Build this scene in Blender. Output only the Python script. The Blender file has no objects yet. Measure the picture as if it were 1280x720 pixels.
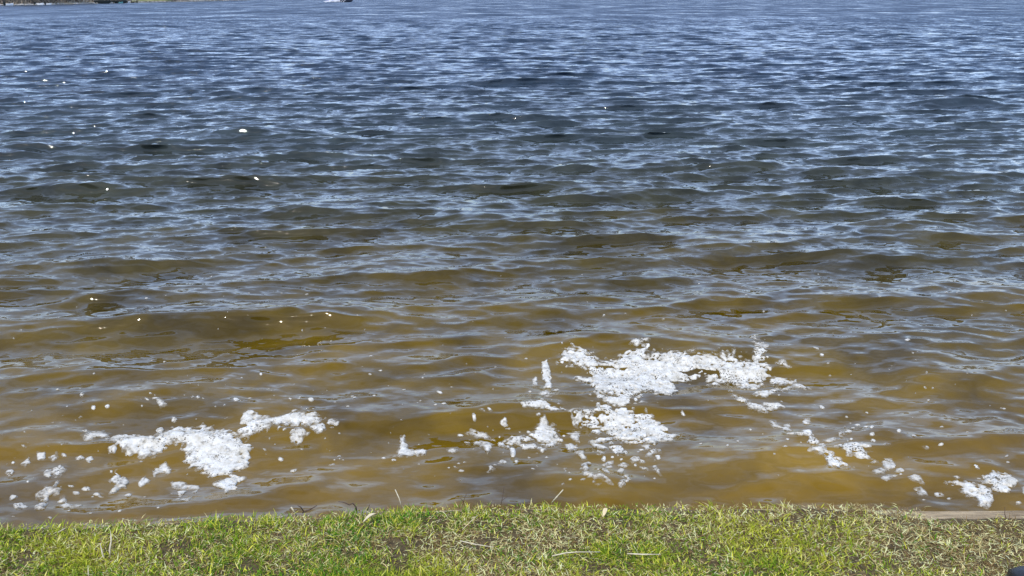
import bpy, math, random
import numpy as np

R = math.radians
scene = bpy.context.scene
col = scene.collection

# ------------------------------------------------------------------ camera
CAM_Z = 1.72                     # eye height above the mean water level
PITCH = R(19.0)                  # downward
LENS = 30.0
cam_d = bpy.data.cameras.new('camera')
cam_d.lens = LENS
cam_d.sensor_width = 36.0
cam_d.clip_start = 0.05
cam_d.clip_end = 6000
cam = bpy.data.objects.new('camera', cam_d)
col.objects.link(cam)
cam.location = (0, 0, CAM_Z)
cam.rotation_euler = (R(90) - PITCH, 0, 0)
scene.camera = cam

# ------------------------------------------------------------------ sky, sun, exposure
SUN_EL, SUN_AZ = R(55), R(204)   # azimuth clockwise from +Y (the view direction)
world = bpy.data.worlds.new('World')
scene.world = world
world.use_nodes = True
wn = world.node_tree.nodes
wl = world.node_tree.links
wn.clear()
sky = wn.new('ShaderNodeTexSky')
sky.sky_type = 'NISHITA'
sky.sun_disc = False
sky.sun_elevation = SUN_EL
sky.sun_rotation = SUN_AZ
sky.altitude = 200
sky.air_density = 1.0
sky.dust_density = 1.0
sky.ozone_density = 3.5
bg = wn.new('ShaderNodeBackground')
bg.inputs['Strength'].default_value = 0.15
wo = wn.new('ShaderNodeOutputWorld')
# thin even veil of high cloud over the whole sky
wtc = wn.new('ShaderNodeTexCoord')
wmp = wn.new('ShaderNodeMapping')
wmp.inputs['Scale'].default_value = (1, 1, 2.5)
wnz = wn.new('ShaderNodeTexNoise')
wnz.inputs['Scale'].default_value = 2.2
wnz.inputs['Detail'].default_value = 5
wl.new(wtc.outputs['Generated'], wmp.inputs[0])
wl.new(wmp.outputs[0], wnz.inputs['Vector'])
wmr = wn.new('ShaderNodeMapRange')
wmr.inputs['From Min'].default_value = 0.35
wmr.inputs['From Max'].default_value = 0.70
wmr.inputs['To Min'].default_value = 0.15
wmr.inputs['To Max'].default_value = 0.55
wl.new(wnz.outputs['Fac'], wmr.inputs['Value'])
wmx = wn.new('ShaderNodeMix')
wmx.data_type = 'RGBA'
wl.new(wmr.outputs[0], wmx.inputs['Factor'])
wl.new(sky.outputs[0], wmx.inputs['A'])
wmx.inputs['B'].default_value = (8.8, 11.4, 17.5, 1)
wl.new(wmx.outputs['Result'], bg.inputs['Color'])
wl.new(bg.outputs[0], wo.inputs['Surface'])

sun_d = bpy.data.lights.new('sun', 'SUN')
sun_d.energy = 2.9
sun_d.angle = R(0.53)
sun_d.color = (1.0, 0.93, 0.82)
sun = bpy.data.objects.new('sun', sun_d)
col.objects.link(sun)
sun.rotation_euler = (R(90) - SUN_EL, 0, math.pi - SUN_AZ)

vs = scene.view_settings
vs.view_transform = 'Standard'
vs.look = 'None'
vs.exposure = 0.3
vs.gamma = 1.0
vs.use_curve_mapping = False

# ------------------------------------------------------------------ helpers
rng = np.random.default_rng(7)
random.seed(7)
FPX = 640.0 / (18.0 / LENS)      # focal length in pixels of a 1280 px wide frame
cp, sp = math.cos(PITCH), math.sin(PITCH)


def ground_at(px, py, z=0.0):
    """point of the horizontal plane z met by the line of sight through a photo pixel"""
    u = (np.asarray(px, float) - 640) / FPX
    v = (360 - np.asarray(py, float)) / FPX
    dy = cp + v * sp
    dz = -sp + v * cp
    t = (z - CAM_Z) / dz
    return u * t, dy * t


def to_photo(x, y, z=0.0):
    dz = z - CAM_Z
    depth = y * cp - dz * sp
    up = y * sp + dz * cp
    return 640 + FPX * x / depth, 360 - FPX * up / depth


def tag(o, label=None, cat=None, group=None, kind=None):
    if label: o['label'] = label
    if cat: o['category'] = cat
    if group: o['group'] = group
    if kind: o['kind'] = kind
    return o


def empty(name, loc=(0, 0, 0), rz=0.0):
    o = bpy.data.objects.new(name, None)
    o.empty_display_size = 0.1
    o.location = loc
    o.rotation_euler = (0, 0, rz)
    col.objects.link(o)
    return o


def link(name, me, mat=None, parent=None, loc=None):
    o = bpy.data.objects.new(name, me)
    col.objects.link(o)
    if mat and not me.materials: me.materials.append(mat)
    if parent: o.parent = parent
    if loc is not None: o.location = loc
    return o


def np_mesh(name, co, tris=None, quads=None, smooth=True, color=None):
    me = bpy.data.meshes.new(name)
    co = np.ascontiguousarray(co, np.float32)
    nt = 0 if tris is None else len(tris)
    nq = 0 if quads is None else len(quads)
    me.vertices.add(len(co))
    me.vertices.foreach_set('co', co.ravel())
    loops = []
    starts = []
    if nq:
        loops.append(np.asarray(quads, np.int32).ravel())
        starts.append(np.arange(nq, dtype=np.int32) * 4)
    if nt:
        loops.append(np.asarray(tris, np.int32).ravel())
        starts.append(nq * 4 + np.arange(nt, dtype=np.int32) * 3)
    lv = np.concatenate(loops)
    me.loops.add(len(lv))
    me.loops.foreach_set('vertex_index', lv)
    me.polygons.add(nq + nt)
    me.polygons.foreach_set('loop_start', np.concatenate(starts))
    me.update(calc_edges=True)
    me.polygons.foreach_set('use_smooth', np.full(nq + nt, smooth))
    if color is not None:
        a = me.color_attributes.new('Col', 'FLOAT_COLOR', 'POINT')
        c4 = np.ones((len(co), 4), np.float32)
        c4[:, :3] = color
        a.data.foreach_set('color', c4.ravel())
    me.update()
    return me


class MB:
    """collects boxes, tubes and lofts into one mesh"""
    def __init__(s):
        s.v, s.f = [], []

    def add(s, v, f):
        b = len(s.v)
        s.v += [tuple(p) for p in v]
        s.f += [tuple(i + b for i in q) for q in f]
        return s

    def box(s, x0, x1, y0, y1, z0, z1, bev=0.0):
        if bev <= 0:
            v = [(x, y, z) for z in (z0, z1) for y in (y0, y1) for x in (x0, x1)]
            f = [(0, 2, 3, 1), (4, 5, 7, 6), (0, 1, 5, 4), (2, 6, 7, 3), (0, 4, 6, 2), (1, 3, 7, 5)]
            return s.add(v, f)
        b = bev
        ring = lambda i, z: [(x0 + i, y0 + i, z), (x1 - i, y0 + i, z), (x1 - i, y1 - i, z), (x0 + i, y1 - i, z)]
        v = ring(b, z0) + ring(0, z0 + b) + ring(0, z1 - b) + ring(b, z1)
        f = [(3, 2, 1, 0), (12, 13, 14, 15)]
        for k in range(3):
            for i in range(4):
                j = (i + 1) % 4
                f.append((k * 4 + i, k * 4 + j, k * 4 + 4 + j, k * 4 + 4 + i))
        return s.add(v, f)

    def tube(s, pts, rad, n=6):
        v, f = [], []
        pts = [np.array(p, float) for p in pts]
        for i, p in enumerate(pts):
            d = pts[min(i + 1, len(pts) - 1)] - pts[max(i - 1, 0)]
            d /= np.linalg.norm(d) + 1e-9
            a = np.cross(d, (0.31, 0.2, 0.93))
            if np.linalg.norm(a) < 1e-3: a = np.cross(d, (1, 0, 0))
            a /= np.linalg.norm(a)
            b = np.cross(d, a)
            r = rad[i] if hasattr(rad, '__len__') else rad
            for k in range(n):
                t = 2 * math.pi * k / n
                v.append(p + r * (a * math.cos(t) + b * math.sin(t)))
        for i in range(len(pts) - 1):
            for k in range(n):
                k2 = (k + 1) % n
                f.append((i * n + k, i * n + k2, i * n + n + k2, i * n + n + k))
        f.append(tuple(range(n - 1, -1, -1)))
        m = (len(pts) - 1) * n
        f.append(tuple(m + k for k in range(n)))
        return s.add(v, f)

    def loft(s, rings, cap=True):
        n = len(rings[0])
        v = [p for r in rings for p in r]
        f = []
        for i in range(len(rings) - 1):
            for k in range(n):
                k2 = (k + 1) % n
                f.append((i * n + k, i * n + k2, i * n + n + k2, i * n + n + k))
        if cap:
            f.append(tuple(range(n - 1, -1, -1)))
            f.append(tuple((len(rings) - 1) * n + k for k in range(n)))
        return s.add(v, f)

    def mesh(s, name, smooth=False):
        me = bpy.data.meshes.new(name)
        me.from_pydata([tuple(map(float, p)) for p in s.v], [], s.f)
        if smooth: me.polygons.foreach_set('use_smooth', np.full(len(me.polygons), True))
        me.update()
        return me

    def build(s, name, mat, parent=None, smooth=False, loc=None):
        return link(name, s.mesh(name, smooth), mat, parent, loc)


# smooth value noise on numpy arrays
def vnoise(x, y, seed=0):
    x = np.asarray(x, float); y = np.asarray(y, float)
    xi = np.floor(x).astype(np.int64); yi = np.floor(y).astype(np.int64)
    fx = x - xi; fy = y - yi
    fx = fx * fx * (3 - 2 * fx); fy = fy * fy * (3 - 2 * fy)

    def h(a, b):
        n = (a * 374761393 + b * 668265263 + seed * 1442695041) & 0xFFFFFFFF
        n = ((n ^ (n >> 13)) * 1274126177) & 0xFFFFFFFF
        return ((n ^ (n >> 16)) & 0xFFFF) / 65535.0
    return ((h(xi, yi) * (1 - fx) + h(xi + 1, yi) * fx) * (1 - fy)
            + (h(xi, yi + 1) * (1 - fx) + h(xi + 1, yi + 1) * fx) * fy)


def fbm(x, y, seed=0, oct=4):
    s = 0; a = 0.5; t = 0
    for i in range(oct):
        s = s + a * vnoise(x * 2 ** i + 17.3 * i, y * 2 ** i - 9.1 * i, seed + i * 7)
        t += a; a *= 0.55
    return s / t


# ------------------------------------------------------------------ materials
def new_mat(name):
    m = bpy.data.materials.new(name)
    m.use_nodes = True
    nt = m.node_tree
    b = nt.nodes['Principled BSDF']
    return m, nt, b


def N(nt, t, **kw):
    n = nt.nodes.new(t)
    for k, v in kw.items(): setattr(n, k, v)
    return n


def math_node(nt, op, a, b=None, clamp=False):
    n = N(nt, 'ShaderNodeMath', operation=op, use_clamp=clamp)
    for i, v in enumerate((a, b)):
        if v is None: continue
        if isinstance(v, (int, float)): n.inputs[i].default_value = v
        else: nt.links.new(v, n.inputs[i])
    return n.outputs[0]


def noise_mat(name, c1, c2, scale=8, rough=0.7, bump=0.0, bscale=None, stretch=(1, 1, 1), spec=0.3):
    m, nt, b = new_mat(name)
    tc = N(nt, 'ShaderNodeTexCoord')
    mp = N(nt, 'ShaderNodeMapping')
    mp.inputs['Scale'].default_value = stretch
    nt.links.new(tc.outputs['Object'], mp.inputs[0])
    n = N(nt, 'ShaderNodeTexNoise')
    n.inputs['Scale'].default_value = scale
    n.inputs['Detail'].default_value = 6
    n.inputs['Roughness'].default_value = 0.65
    nt.links.new(mp.outputs[0], n.inputs['Vector'])
    r = N(nt, 'ShaderNodeValToRGB')
    r.color_ramp.elements[0].position = 0.32
    r.color_ramp.elements[1].position = 0.68
    r.color_ramp.elements[0].color = (*c1, 1)
    r.color_ramp.elements[1].color = (*c2, 1)
    nt.links.new(n.outputs['Fac'], r.inputs[0])
    nt.links.new(r.outputs[0], b.inputs['Base Color'])
    b.inputs['Roughness'].default_value = rough
    b.inputs['Specular IOR Level'].default_value = spec
    if bump:
        bn = N(nt, 'ShaderNodeBump')
        bn.inputs['Strength'].default_value = bump
        bn.inputs['Distance'].default_value = 0.01
        n2 = N(nt, 'ShaderNodeTexNoise')
        n2.inputs['Scale'].default_value = bscale or scale * 4
        n2.inputs['Detail'].default_value = 5
        nt.links.new(mp.outputs[0], n2.inputs['Vector'])
        nt.links.new(n2.outputs['Fac'], bn.inputs['Height'])
        nt.links.new(bn.outputs[0], b.inputs['Normal'])
    return m


def water_material():
    m, nt, b = new_mat('lake_water')
    L = nt.links
    geo = N(nt, 'ShaderNodeNewGeometry')
    sep = N(nt, 'ShaderNodeSeparateXYZ')
    L.new(geo.outputs['Position'], sep.inputs[0])
    # distance from the bank, made uneven by drifting sediment
    nz = N(nt, 'ShaderNodeTexNoise')
    nz.inputs['Scale'].default_value = 0.55
    nz.inputs['Detail'].default_value = 4
    L.new(geo.outputs['Position'], nz.inputs['Vector'])
    wob = math_node(nt, 'MULTIPLY', math_node(nt, 'SUBTRACT', nz.outputs['Fac'], 0.5), 3.2)
    dist = math_node(nt, 'ADD', sep.outputs['Y'], wob)
    lg = math_node(nt, 'LOGARITHM', math_node(nt, 'MAXIMUM', dist, 1.0), 10.0)   # 1 m -> 0, 10 m -> 1, 100 m -> 2
    fac = math_node(nt, 'MULTIPLY', lg, 0.5)
    rp = N(nt, 'ShaderNodeValToRGB')
    cr = rp.color_ramp
    pts = [(0.20, (0.110, 0.062, 0.001)), (0.30, (0.080, 0.049, 0.001)), (0.365, (0.042, 0.029, 0.003)),
           (0.43, (0.024, 0.023, 0.010)), (0.52, (0.020, 0.027, 0.028)), (0.66, (0.017, 0.029, 0.048)), (0.90, (0.016, 0.029, 0.052))]
    while len(cr.elements) < len(pts): cr.elements.new(0.5)
    for e, (p, c) in zip(cr.elements, pts):
        e.position = p
        e.color = (*c, 1)
    L.new(fac, rp.inputs[0])
    # cloudy patches of stirred-up silt
    nz2 = N(nt, 'ShaderNodeTexNoise')
    nz2.inputs['Scale'].default_value = 2.1
    nz2.inputs['Detail'].default_value = 5
    nz2.inputs['Distortion'].default_value = 0.8
    L.new(geo.outputs['Position'], nz2.inputs['Vector'])
    mr = N(nt, 'ShaderNodeMapRange')
    mr.inputs['From Min'].default_value = 0.3
    mr.inputs['From Max'].default_value = 0.7
    mr.inputs['To Min'].default_value = 0.62
    mr.inputs['To Max'].default_value = 1.4
    L.new(nz2.outputs['Fac'], mr.inputs['Value'])
    # pale silt plume lying off the bank
    px_, py_ = ground_at(950, 578)
    vx = math_node(nt, 'DIVIDE', math_node(nt, 'SUBTRACT', sep.outputs['X'], float(px_)), 0.42)
    vy = math_node(nt, 'DIVIDE', math_node(nt, 'SUBTRACT', sep.outputs['Y'], float(py_)), 0.17)
    rr = math_node(nt, 'ADD', math_node(nt, 'MULTIPLY', vx, vx), math_node(nt, 'MULTIPLY', vy, vy))
    plume = math_node(nt, 'MULTIPLY', math_node(nt, 'EXPONENT', math_node(nt, 'MULTIPLY', rr, -1.0)), 0.75)
    mulp = math_node(nt, 'MULTIPLY', mr.outputs[0], math_node(nt, 'ADD', plume, 1.0))
    mul = N(nt, 'ShaderNodeVectorMath', operation='SCALE')
    L.new(rp.outputs[0], mul.inputs[0])
    L.new(mulp, mul.inputs['Scale'])
    L.new(mul.outputs[0], b.inputs['Base Color'])
    b.inputs['IOR'].default_value = 1.333
    b.inputs['Specular IOR Level'].default_value = 0.5
    b.inputs['Roughness'].default_value = 0.022
    # wind ripples: slopes added to the normal in world space
    total = None
    for sc, amp, st in ((1.3, 0.22, (0.55, 1.5, 1)), (4.0, 0.20, (0.5, 1.5, 1)),
                        (11.0, 0.30, (0.5, 1.5, 1)), (30.0, 0.20, (0.6, 1.4, 1))):
        mp = N(nt, 'ShaderNodeMapping')
        mp.inputs['Scale'].default_value = st
        mp.inputs['Rotation'].default_value = (0, 0, R(8))
        L.new(geo.outputs['Position'], mp.inputs[0])
        t = N(nt, 'ShaderNodeTexNoise')
        t.inputs['Scale'].default_value = sc
        t.inputs['Detail'].default_value = 2.0
        L.new(mp.outputs[0], t.inputs['Vector'])
        s1 = N(nt, 'ShaderNodeVectorMath', operation='SUBTRACT')
        s1.inputs[1].default_value = (0.5, 0.5, 0.5)
        L.new(t.outputs['Color'], s1.inputs[0])
        s2 = N(nt, 'ShaderNodeVectorMath', operation='MULTIPLY')
        s2.inputs[1].default_value = (amp * 2.0 * 0.7, amp * 2.0, 0)
        L.new(s1.outputs[0], s2.inputs[0])
        if sc < 4:    # long ripples only stand in beyond the modelled waves
            fr = N(nt, 'ShaderNodeMapRange')
            fr.inputs['From Min'].default_value = 25
            fr.inputs['From Max'].default_value = 85
            L.new(sep.outputs['Y'], fr.inputs['Value'])
            s3 = N(nt, 'ShaderNodeVectorMath', operation='SCALE')
            bi = N(nt, 'ShaderNodeVectorMath', operation='ADD')   # steep fronts face the bank
            bi.inputs[1].default_value = (0, -0.30, 0)
            gu = N(nt, 'ShaderNodeTexNoise')       # gusts: bands of rougher and calmer water
            gu.inputs['Scale'].default_value = 0.11
            gu.inputs['Detail'].default_value = 4
            gu.inputs['Roughness'].default_value = 0.75
            gmp = N(nt, 'ShaderNodeMapping')
            gmp.inputs['Scale'].default_value = (1.6, 1.0, 1)
            L.new(geo.outputs['Position'], gmp.inputs[0])
            L.new(gmp.outputs[0], gu.inputs['Vector'])
            gb = N(nt, 'ShaderNodeCombineXYZ')
            L.new(math_node(nt, 'MULTIPLY', math_node(nt, 'SUBTRACT', gu.outputs['Fac'], 0.5), 1.3), gb.inputs['Y'])
            ga = N(nt, 'ShaderNodeVectorMath', operation='ADD')
            L.new(s2.outputs[0], ga.inputs[0]); L.new(gb.outputs[0], ga.inputs[1])
            L.new(ga.outputs[0], bi.inputs[0])
            L.new(bi.outputs[0], s3.inputs[0])
            L.new(fr.outputs[0], s3.inputs['Scale'])
            s2 = s3
        if total is None: total = s2.outputs[0]
        else:
            ad = N(nt, 'ShaderNodeVectorMath', operation='ADD')
            L.new(total, ad.inputs[0]); L.new(s2.outputs[0], ad.inputs[1])
            total = ad.outputs[0]
    # ripple strength grows away from the sheltered bank
    gr = N(nt, 'ShaderNodeMapRange')
    gr.inputs['From Min'].default_value = 2.3
    gr.inputs['From Max'].default_value = 9.0
    gr.inputs['To Min'].default_value = 0.7
    gr.inputs['To Max'].default_value = 1.0
    L.new(sep.outputs['Y'], gr.inputs['Value'])
    gs = N(nt, 'ShaderNodeVectorMath', operation='SCALE')
    L.new(total, gs.inputs[0]); L.new(gr.outputs[0], gs.inputs['Scale'])
    ad = N(nt, 'ShaderNodeVectorMath', operation='ADD')
    L.new(geo.outputs['Normal'], ad.inputs[0]); L.new(gs.outputs[0], ad.inputs[1])
    nm = N(nt, 'ShaderNodeVectorMath', operation='NORMALIZE')
    L.new(ad.outputs[0], nm.inputs[0])
    L.new(nm.outputs[0], b.inputs['Normal'])
    return m


def foam_material():
    m, nt, b = new_mat('lake_foam')
    L = nt.links
    geo = N(nt, 'ShaderNodeNewGeometry')
    vo = N(nt, 'ShaderNodeTexVoronoi')
    vo.inputs['Scale'].default_value = 105
    L.new(geo.outputs['Position'], vo.inputs['Vector'])
    n = N(nt, 'ShaderNodeTexNoise')
    n.inputs['Scale'].default_value = 26
    n.inputs['Detail'].default_value = 6
    n.inputs['Roughness'].default_value = 0.7
    L.new(geo.outputs['Position'], n.inputs['Vector'])
    r = N(nt, 'ShaderNodeValToRGB')
    r.color_ramp.elements[0].position = 0.34
    r.color_ramp.elements[1].position = 0.62
    r.color_ramp.elements[0].color = (0.36, 0.33, 0.26, 1)
    r.color_ramp.elements[1].color = (0.57, 0.555, 0.505, 1)
    L.new(n.outputs['Fac'], r.inputs[0])
    at0 = N(nt, 'ShaderNodeVertexColor', layer_name='Col')
    tint = N(nt, 'ShaderNodeMix', data_type='RGBA', blend_type='MIX')
    tint.inputs['A'].default_value = (0.46, 0.42, 0.34, 1)
    L.new(r.outputs[0], tint.inputs['B'])
    L.new(at0.outputs['Color'], tint.inputs['Factor'])
    L.new(tint.outputs['Result'], b.inputs['Base Color'])
    b.inputs['Roughness'].default_value = 0.45
    b.inputs['Specular IOR Level'].default_value = 0.3
    add = math_node(nt, 'ADD', math_node(nt, 'MULTIPLY', vo.outputs['Distance'], -0.6), n.outputs['Fac'])
    bn = N(nt, 'ShaderNodeBump')
    bn.inputs['Strength'].default_value = 0.4
    bn.inputs['Distance'].default_value = 0.006
    L.new(add, bn.inputs['Height'])
    L.new(bn.outputs[0], b.inputs['Normal'])
    # open bubbles and the thin rim let the water show through
    at = N(nt, 'ShaderNodeVertexColor', layer_name='Col')
    sp_ = N(nt, 'ShaderNodeSeparateColor')
    L.new(at.outputs['Color'], sp_.inputs[0])
    n2 = N(nt, 'ShaderNodeTexNoise')
    n2.inputs['Scale'].default_value = 11
    n2.inputs['Detail'].default_value = 3
    L.new(geo.outputs['Position'], n2.inputs['Vector'])
    lim = math_node(nt, 'MULTIPLY', math_node(nt, 'SUBTRACT', n2.outputs['Fac'], 0.36), 1.35, True)
    hole = math_node(nt, 'LESS_THAN', vo.outputs['Distance'], lim)
    thick = N(nt, 'ShaderNodeMapRange')
    thick.inputs['To Min'].default_value = 0.42
    thick.inputs['To Max'].default_value = 1.0
    thick.inputs['From Max'].default_value = 0.7
    L.new(sp_.outputs[0], thick.inputs['Value'])
    alpha = math_node(nt, 'MULTIPLY', math_node(nt, 'SUBTRACT', 1.0, math_node(nt, 'MULTIPLY', hole, 0.8)), thick.outputs[0])
    n3 = N(nt, 'ShaderNodeTexNoise')
    n3.inputs['Scale'].default_value = 30
    n3.inputs['Detail'].default_value = 2.5
    n3.inputs['Roughness'].default_value = 0.7
    L.new(geo.outputs['Position'], n3.inputs['Vector'])
    lace = N(nt, 'ShaderNodeMapRange')
    lace.interpolation_type = 'SMOOTHSTEP'
    lace.inputs['From Min'].default_value = 0.45
    lace.inputs['From Max'].default_value = 0.74
    lace.inputs['To Min'].default_value = 0.18
    L.new(math_node(nt, 'ADD', n3.outputs['Fac'], math_node(nt, 'MULTIPLY', sp_.outputs[0], 0.25)), lace.inputs['Value'])
    L.new(math_node(nt, 'MULTIPLY', alpha, lace.outputs[0]), b.inputs['Alpha'])
    return m


def blade_material(name, trans=0.35):
    m, nt, b = new_mat(name)
    L = nt.links
    at = N(nt, 'ShaderNodeVertexColor', layer_name='Col')
    L.new(at.outputs['Color'], b.inputs['Base Color'])
    b.inputs['Roughness'].default_value = 0.65
    b.inputs['Specular IOR Level'].default_value = 0.15
    tr = N(nt, 'ShaderNodeBsdfTranslucent')
    L.new(at.outputs['Color'], tr.inputs['Color'])
    mx = N(nt, 'ShaderNodeMixShader')
    mx.inputs[0].default_value = trans
    L.new(b.outputs[0], mx.inputs[1])
    L.new(tr.outputs[0], mx.inputs[2])
    L.new(mx.outputs[0], nt.nodes['Material Output'].inputs['Surface'])
    return m


M = {
    'water': water_material(),
    'foam': foam_material(),
    'grass': blade_material('grass_blades'),
    'soil': noise_mat('bank_soil', (0.03, 0.022, 0.010), (0.11, 0.08, 0.035), 60, 0.95, 0.8, 120),
    'board': noise_mat('weathered_board', (0.13, 0.09, 0.05), (0.46, 0.36, 0.22), 9, 0.85, 0.8, 70, (0.5, 3, 3)),
    'board_dark': noise_mat('wet_board', (0.07, 0.05, 0.03), (0.16, 0.115, 0.065), 10, 0.6, 0.5, 50, (0.3, 3, 3)),
    'straw': noise_mat('dry_straw', (0.40, 0.32, 0.17), (0.62, 0.53, 0.34), 60, 0.6),
    'pale_straw': noise_mat('bleached_straw', (0.34, 0.29, 0.18), (0.54, 0.48, 0.34), 60, 0.6),
    'twig': noise_mat('dark_twig', (0.035, 0.022, 0.015), (0.11, 0.07, 0.05), 80, 0.8),
    'black': noise_mat('black_leather', (0.010, 0.010, 0.013), (0.018, 0.018, 0.022), 40, 0.42, 0.15, 200),
    'sole': noise_mat('grey_rubber', (0.045, 0.04, 0.045), (0.075, 0.07, 0.07), 40, 0.7),
    'bark': noise_mat('bark', (0.09, 0.075, 0.065), (0.19, 0.165, 0.15), 3, 0.9),
    'twigs': noise_mat('bare_twigs', (0.13, 0.10, 0.085), (0.22, 0.18, 0.155), 2, 0.9),
    'brush': noise_mat('brush', (0.10, 0.085, 0.06), (0.22, 0.18, 0.14), 1.5, 0.95),
    'evergreen': noise_mat('evergreen', (0.02, 0.04, 0.015), (0.05, 0.08, 0.03), 2, 0.9),
    'shore': noise_mat('far_shore_ground', (0.13, 0.115, 0.08), (0.25, 0.22, 0.17), 0.12, 0.95),
    'lawn': noise_mat('far_lawn', (0.14, 0.15, 0.045), (0.26, 0.25, 0.10), 0.2, 0.95),
    'rock': noise_mat('shore_rock', (0.22, 0.21, 0.19), (0.42, 0.40, 0.37), 1.2, 0.9),
    'white': noise_mat('white_paint', (0.72, 0.72, 0.70), (0.82, 0.82, 0.80), 4, 0.5),
    'siding': noise_mat('pale_siding', (0.55, 0.54, 0.50), (0.66, 0.65, 0.60), 2, 0.7),
    'roof': noise_mat('roof_shingle', (0.07, 0.065, 0.06), (0.13, 0.12, 0.11), 3, 0.9),
    'glass': noise_mat('window_glass', (0.02, 0.025, 0.03), (0.03, 0.035, 0.04), 1, 0.1, spec=0.6),
    'dark_cover': noise_mat('dark_cover', (0.008, 0.012, 0.012), (0.02, 0.028, 0.026), 2, 0.7),
    'teal': noise_mat('teal_paint', (0.10, 0.30, 0.30), (0.16, 0.40, 0.38), 3, 0.5),
    'dock': noise_mat('dock_wood', (0.18, 0.16, 0.13), (0.32, 0.29, 0.25), 2, 0.9),
    'navy': noise_mat('navy_hull', (0.012, 0.016, 0.03), (0.025, 0.03, 0.05), 2, 0.3),
    'spray': noise_mat('white_spray', (0.75, 0.76, 0.78), (0.85, 0.86, 0.88), 2, 0.9),
}

# ------------------------------------------------------------------ bank line (photo pixels of the wall's top edge -> ground)
TOP = 0.10                       # top of the retaining wall above the mean water level
EDGE_PX = [(-700, 694), (-300, 675), (0, 662), (200, 654), (400, 646), (520, 639), (620, 636), (800, 636), (1000, 636), (1280, 637), (1700, 642), (2400, 652)]
ex, ey = ground_at([p[0] for p in EDGE_PX], [p[1] for p in EDGE_PX], TOP)


def edge_y(x):
    return np.interp(x, ex, ey)


# ------------------------------------------------------------------ waves
NW = 220
lam = np.exp(rng.uniform(math.log(0.085), math.log(2.2), NW))
lam.sort()
kk = 2 * math.pi / lam
spread = rng.normal(0, 1, NW) * np.interp(lam, [0.1, 0.6, 2.6], [0.42, 0.28, 0.18])
th = spread + R(7)               # travelling towards the bank (-y), a little slanted
kx = kk * np.sin(th)
ky = -kk * np.cos(th)
ph = rng.uniform(0, 2 * math.pi, NW)
steep = 0.030 * np.interp(lam, [0.085, 0.16, 0.3, 0.6, 1.1, 1.5, 2.2], [1.1, 1.35, 1.15, 0.85, 0.62, 0.36, 0.15])
amp = steep / kk * rng.uniform(0.6, 1.4, NW)
CHOP = 0.8
LEAN = 1.45

rl = np.exp(rng.uniform(math.log(0.10), math.log(0.38), 26))
rk = 2 * math.pi / rl
rth = rng.normal(0, 0.55, 26)
rkx, rky = rk * np.sin(rth), rk * np.cos(rth)
ra = 0.034 / rk
rp_ = rng.uniform(0, 6.28, 26)

# prominent wave fronts: photo pixel of the face, half length in pixels, height factor, slant
FRONTS = [
    (300, 170, 60, 1.5, 0), (10, 192, 30, 1.2, 0), (920, 163, 40, 1.1, 0), (1190, 130, 50, 1.1, 0),
    (90, 240, 45, 1.0, 0), (430, 264, 95, 1.1, -3), (590, 271, 50, 0.9, 0), (760, 247, 85, 1.1, 2),
    (900, 207, 90, 0.9, -3), (120, 337, 60, 1.2, 2), (690, 298, 120, 1.15, 0), (920, 318, 65, 1.0, 2),
    (1160, 296, 55, 1.2, 2), (1075, 331, 60, 1.0, 0), (820, 347, 55, 0.9, 0), (500, 346, 85, 1.0, -2),
    (645, 398, 75, 1.2, 0), (400, 402, 120, 1.2, -3), (230, 415, 90, 1.1, -4), (70, 447, 70, 1.0, -4),
    (1060, 374, 70, 1.1, 2), (900, 372, 50, 0.8, 0), (1230, 370, 70, 1.1, 4), (850, 436, 110, 1.15, -2),
    (1120, 446, 85, 1.1, 2), (450, 462, 80, 1.0, -3), (570, 477, 60, 0.9, 0), (200, 512, 150, 1.2, -3),
    (600, 522, 120, 1.1, 0), (945, 575, 120, 1.1, 0), (380, 604, 80, 0.8, -2), (1190, 480, 60, 1.0, 3),
    (1150, 548, 90, 1.0, 2), (470, 535, 80, 0.8, -2), (1250, 545, 50, 0.9, 3), (620, 52, 50, 1.0, 0),
    (640, 104, 70, 0.9, 0), (60, 590, 60, 0.7, -3), (700, 470, 60, 0.9, 0),
]
FR = []
for px, py, hw, hf, sl in FRONTS:
    x, y = ground_at(px, py)
    d = math.hypot(float(x), float(y))
    half = hw / FPX * math.hypot(d, CAM_Z)
    w = np.clip(0.10 + 0.012 * d, 0.12, 0.40)
    FR.append((float(x), float(y) + 0.35 * w, half, w, (0.28 if d < 6 else 0.25) * hf * w, R(sl * 2.0)))


def shelter(x, y):
    d = y - edge_y(x)
    return np.clip(0.46 + 0.085 * d, 0.46, 1.0)


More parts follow.
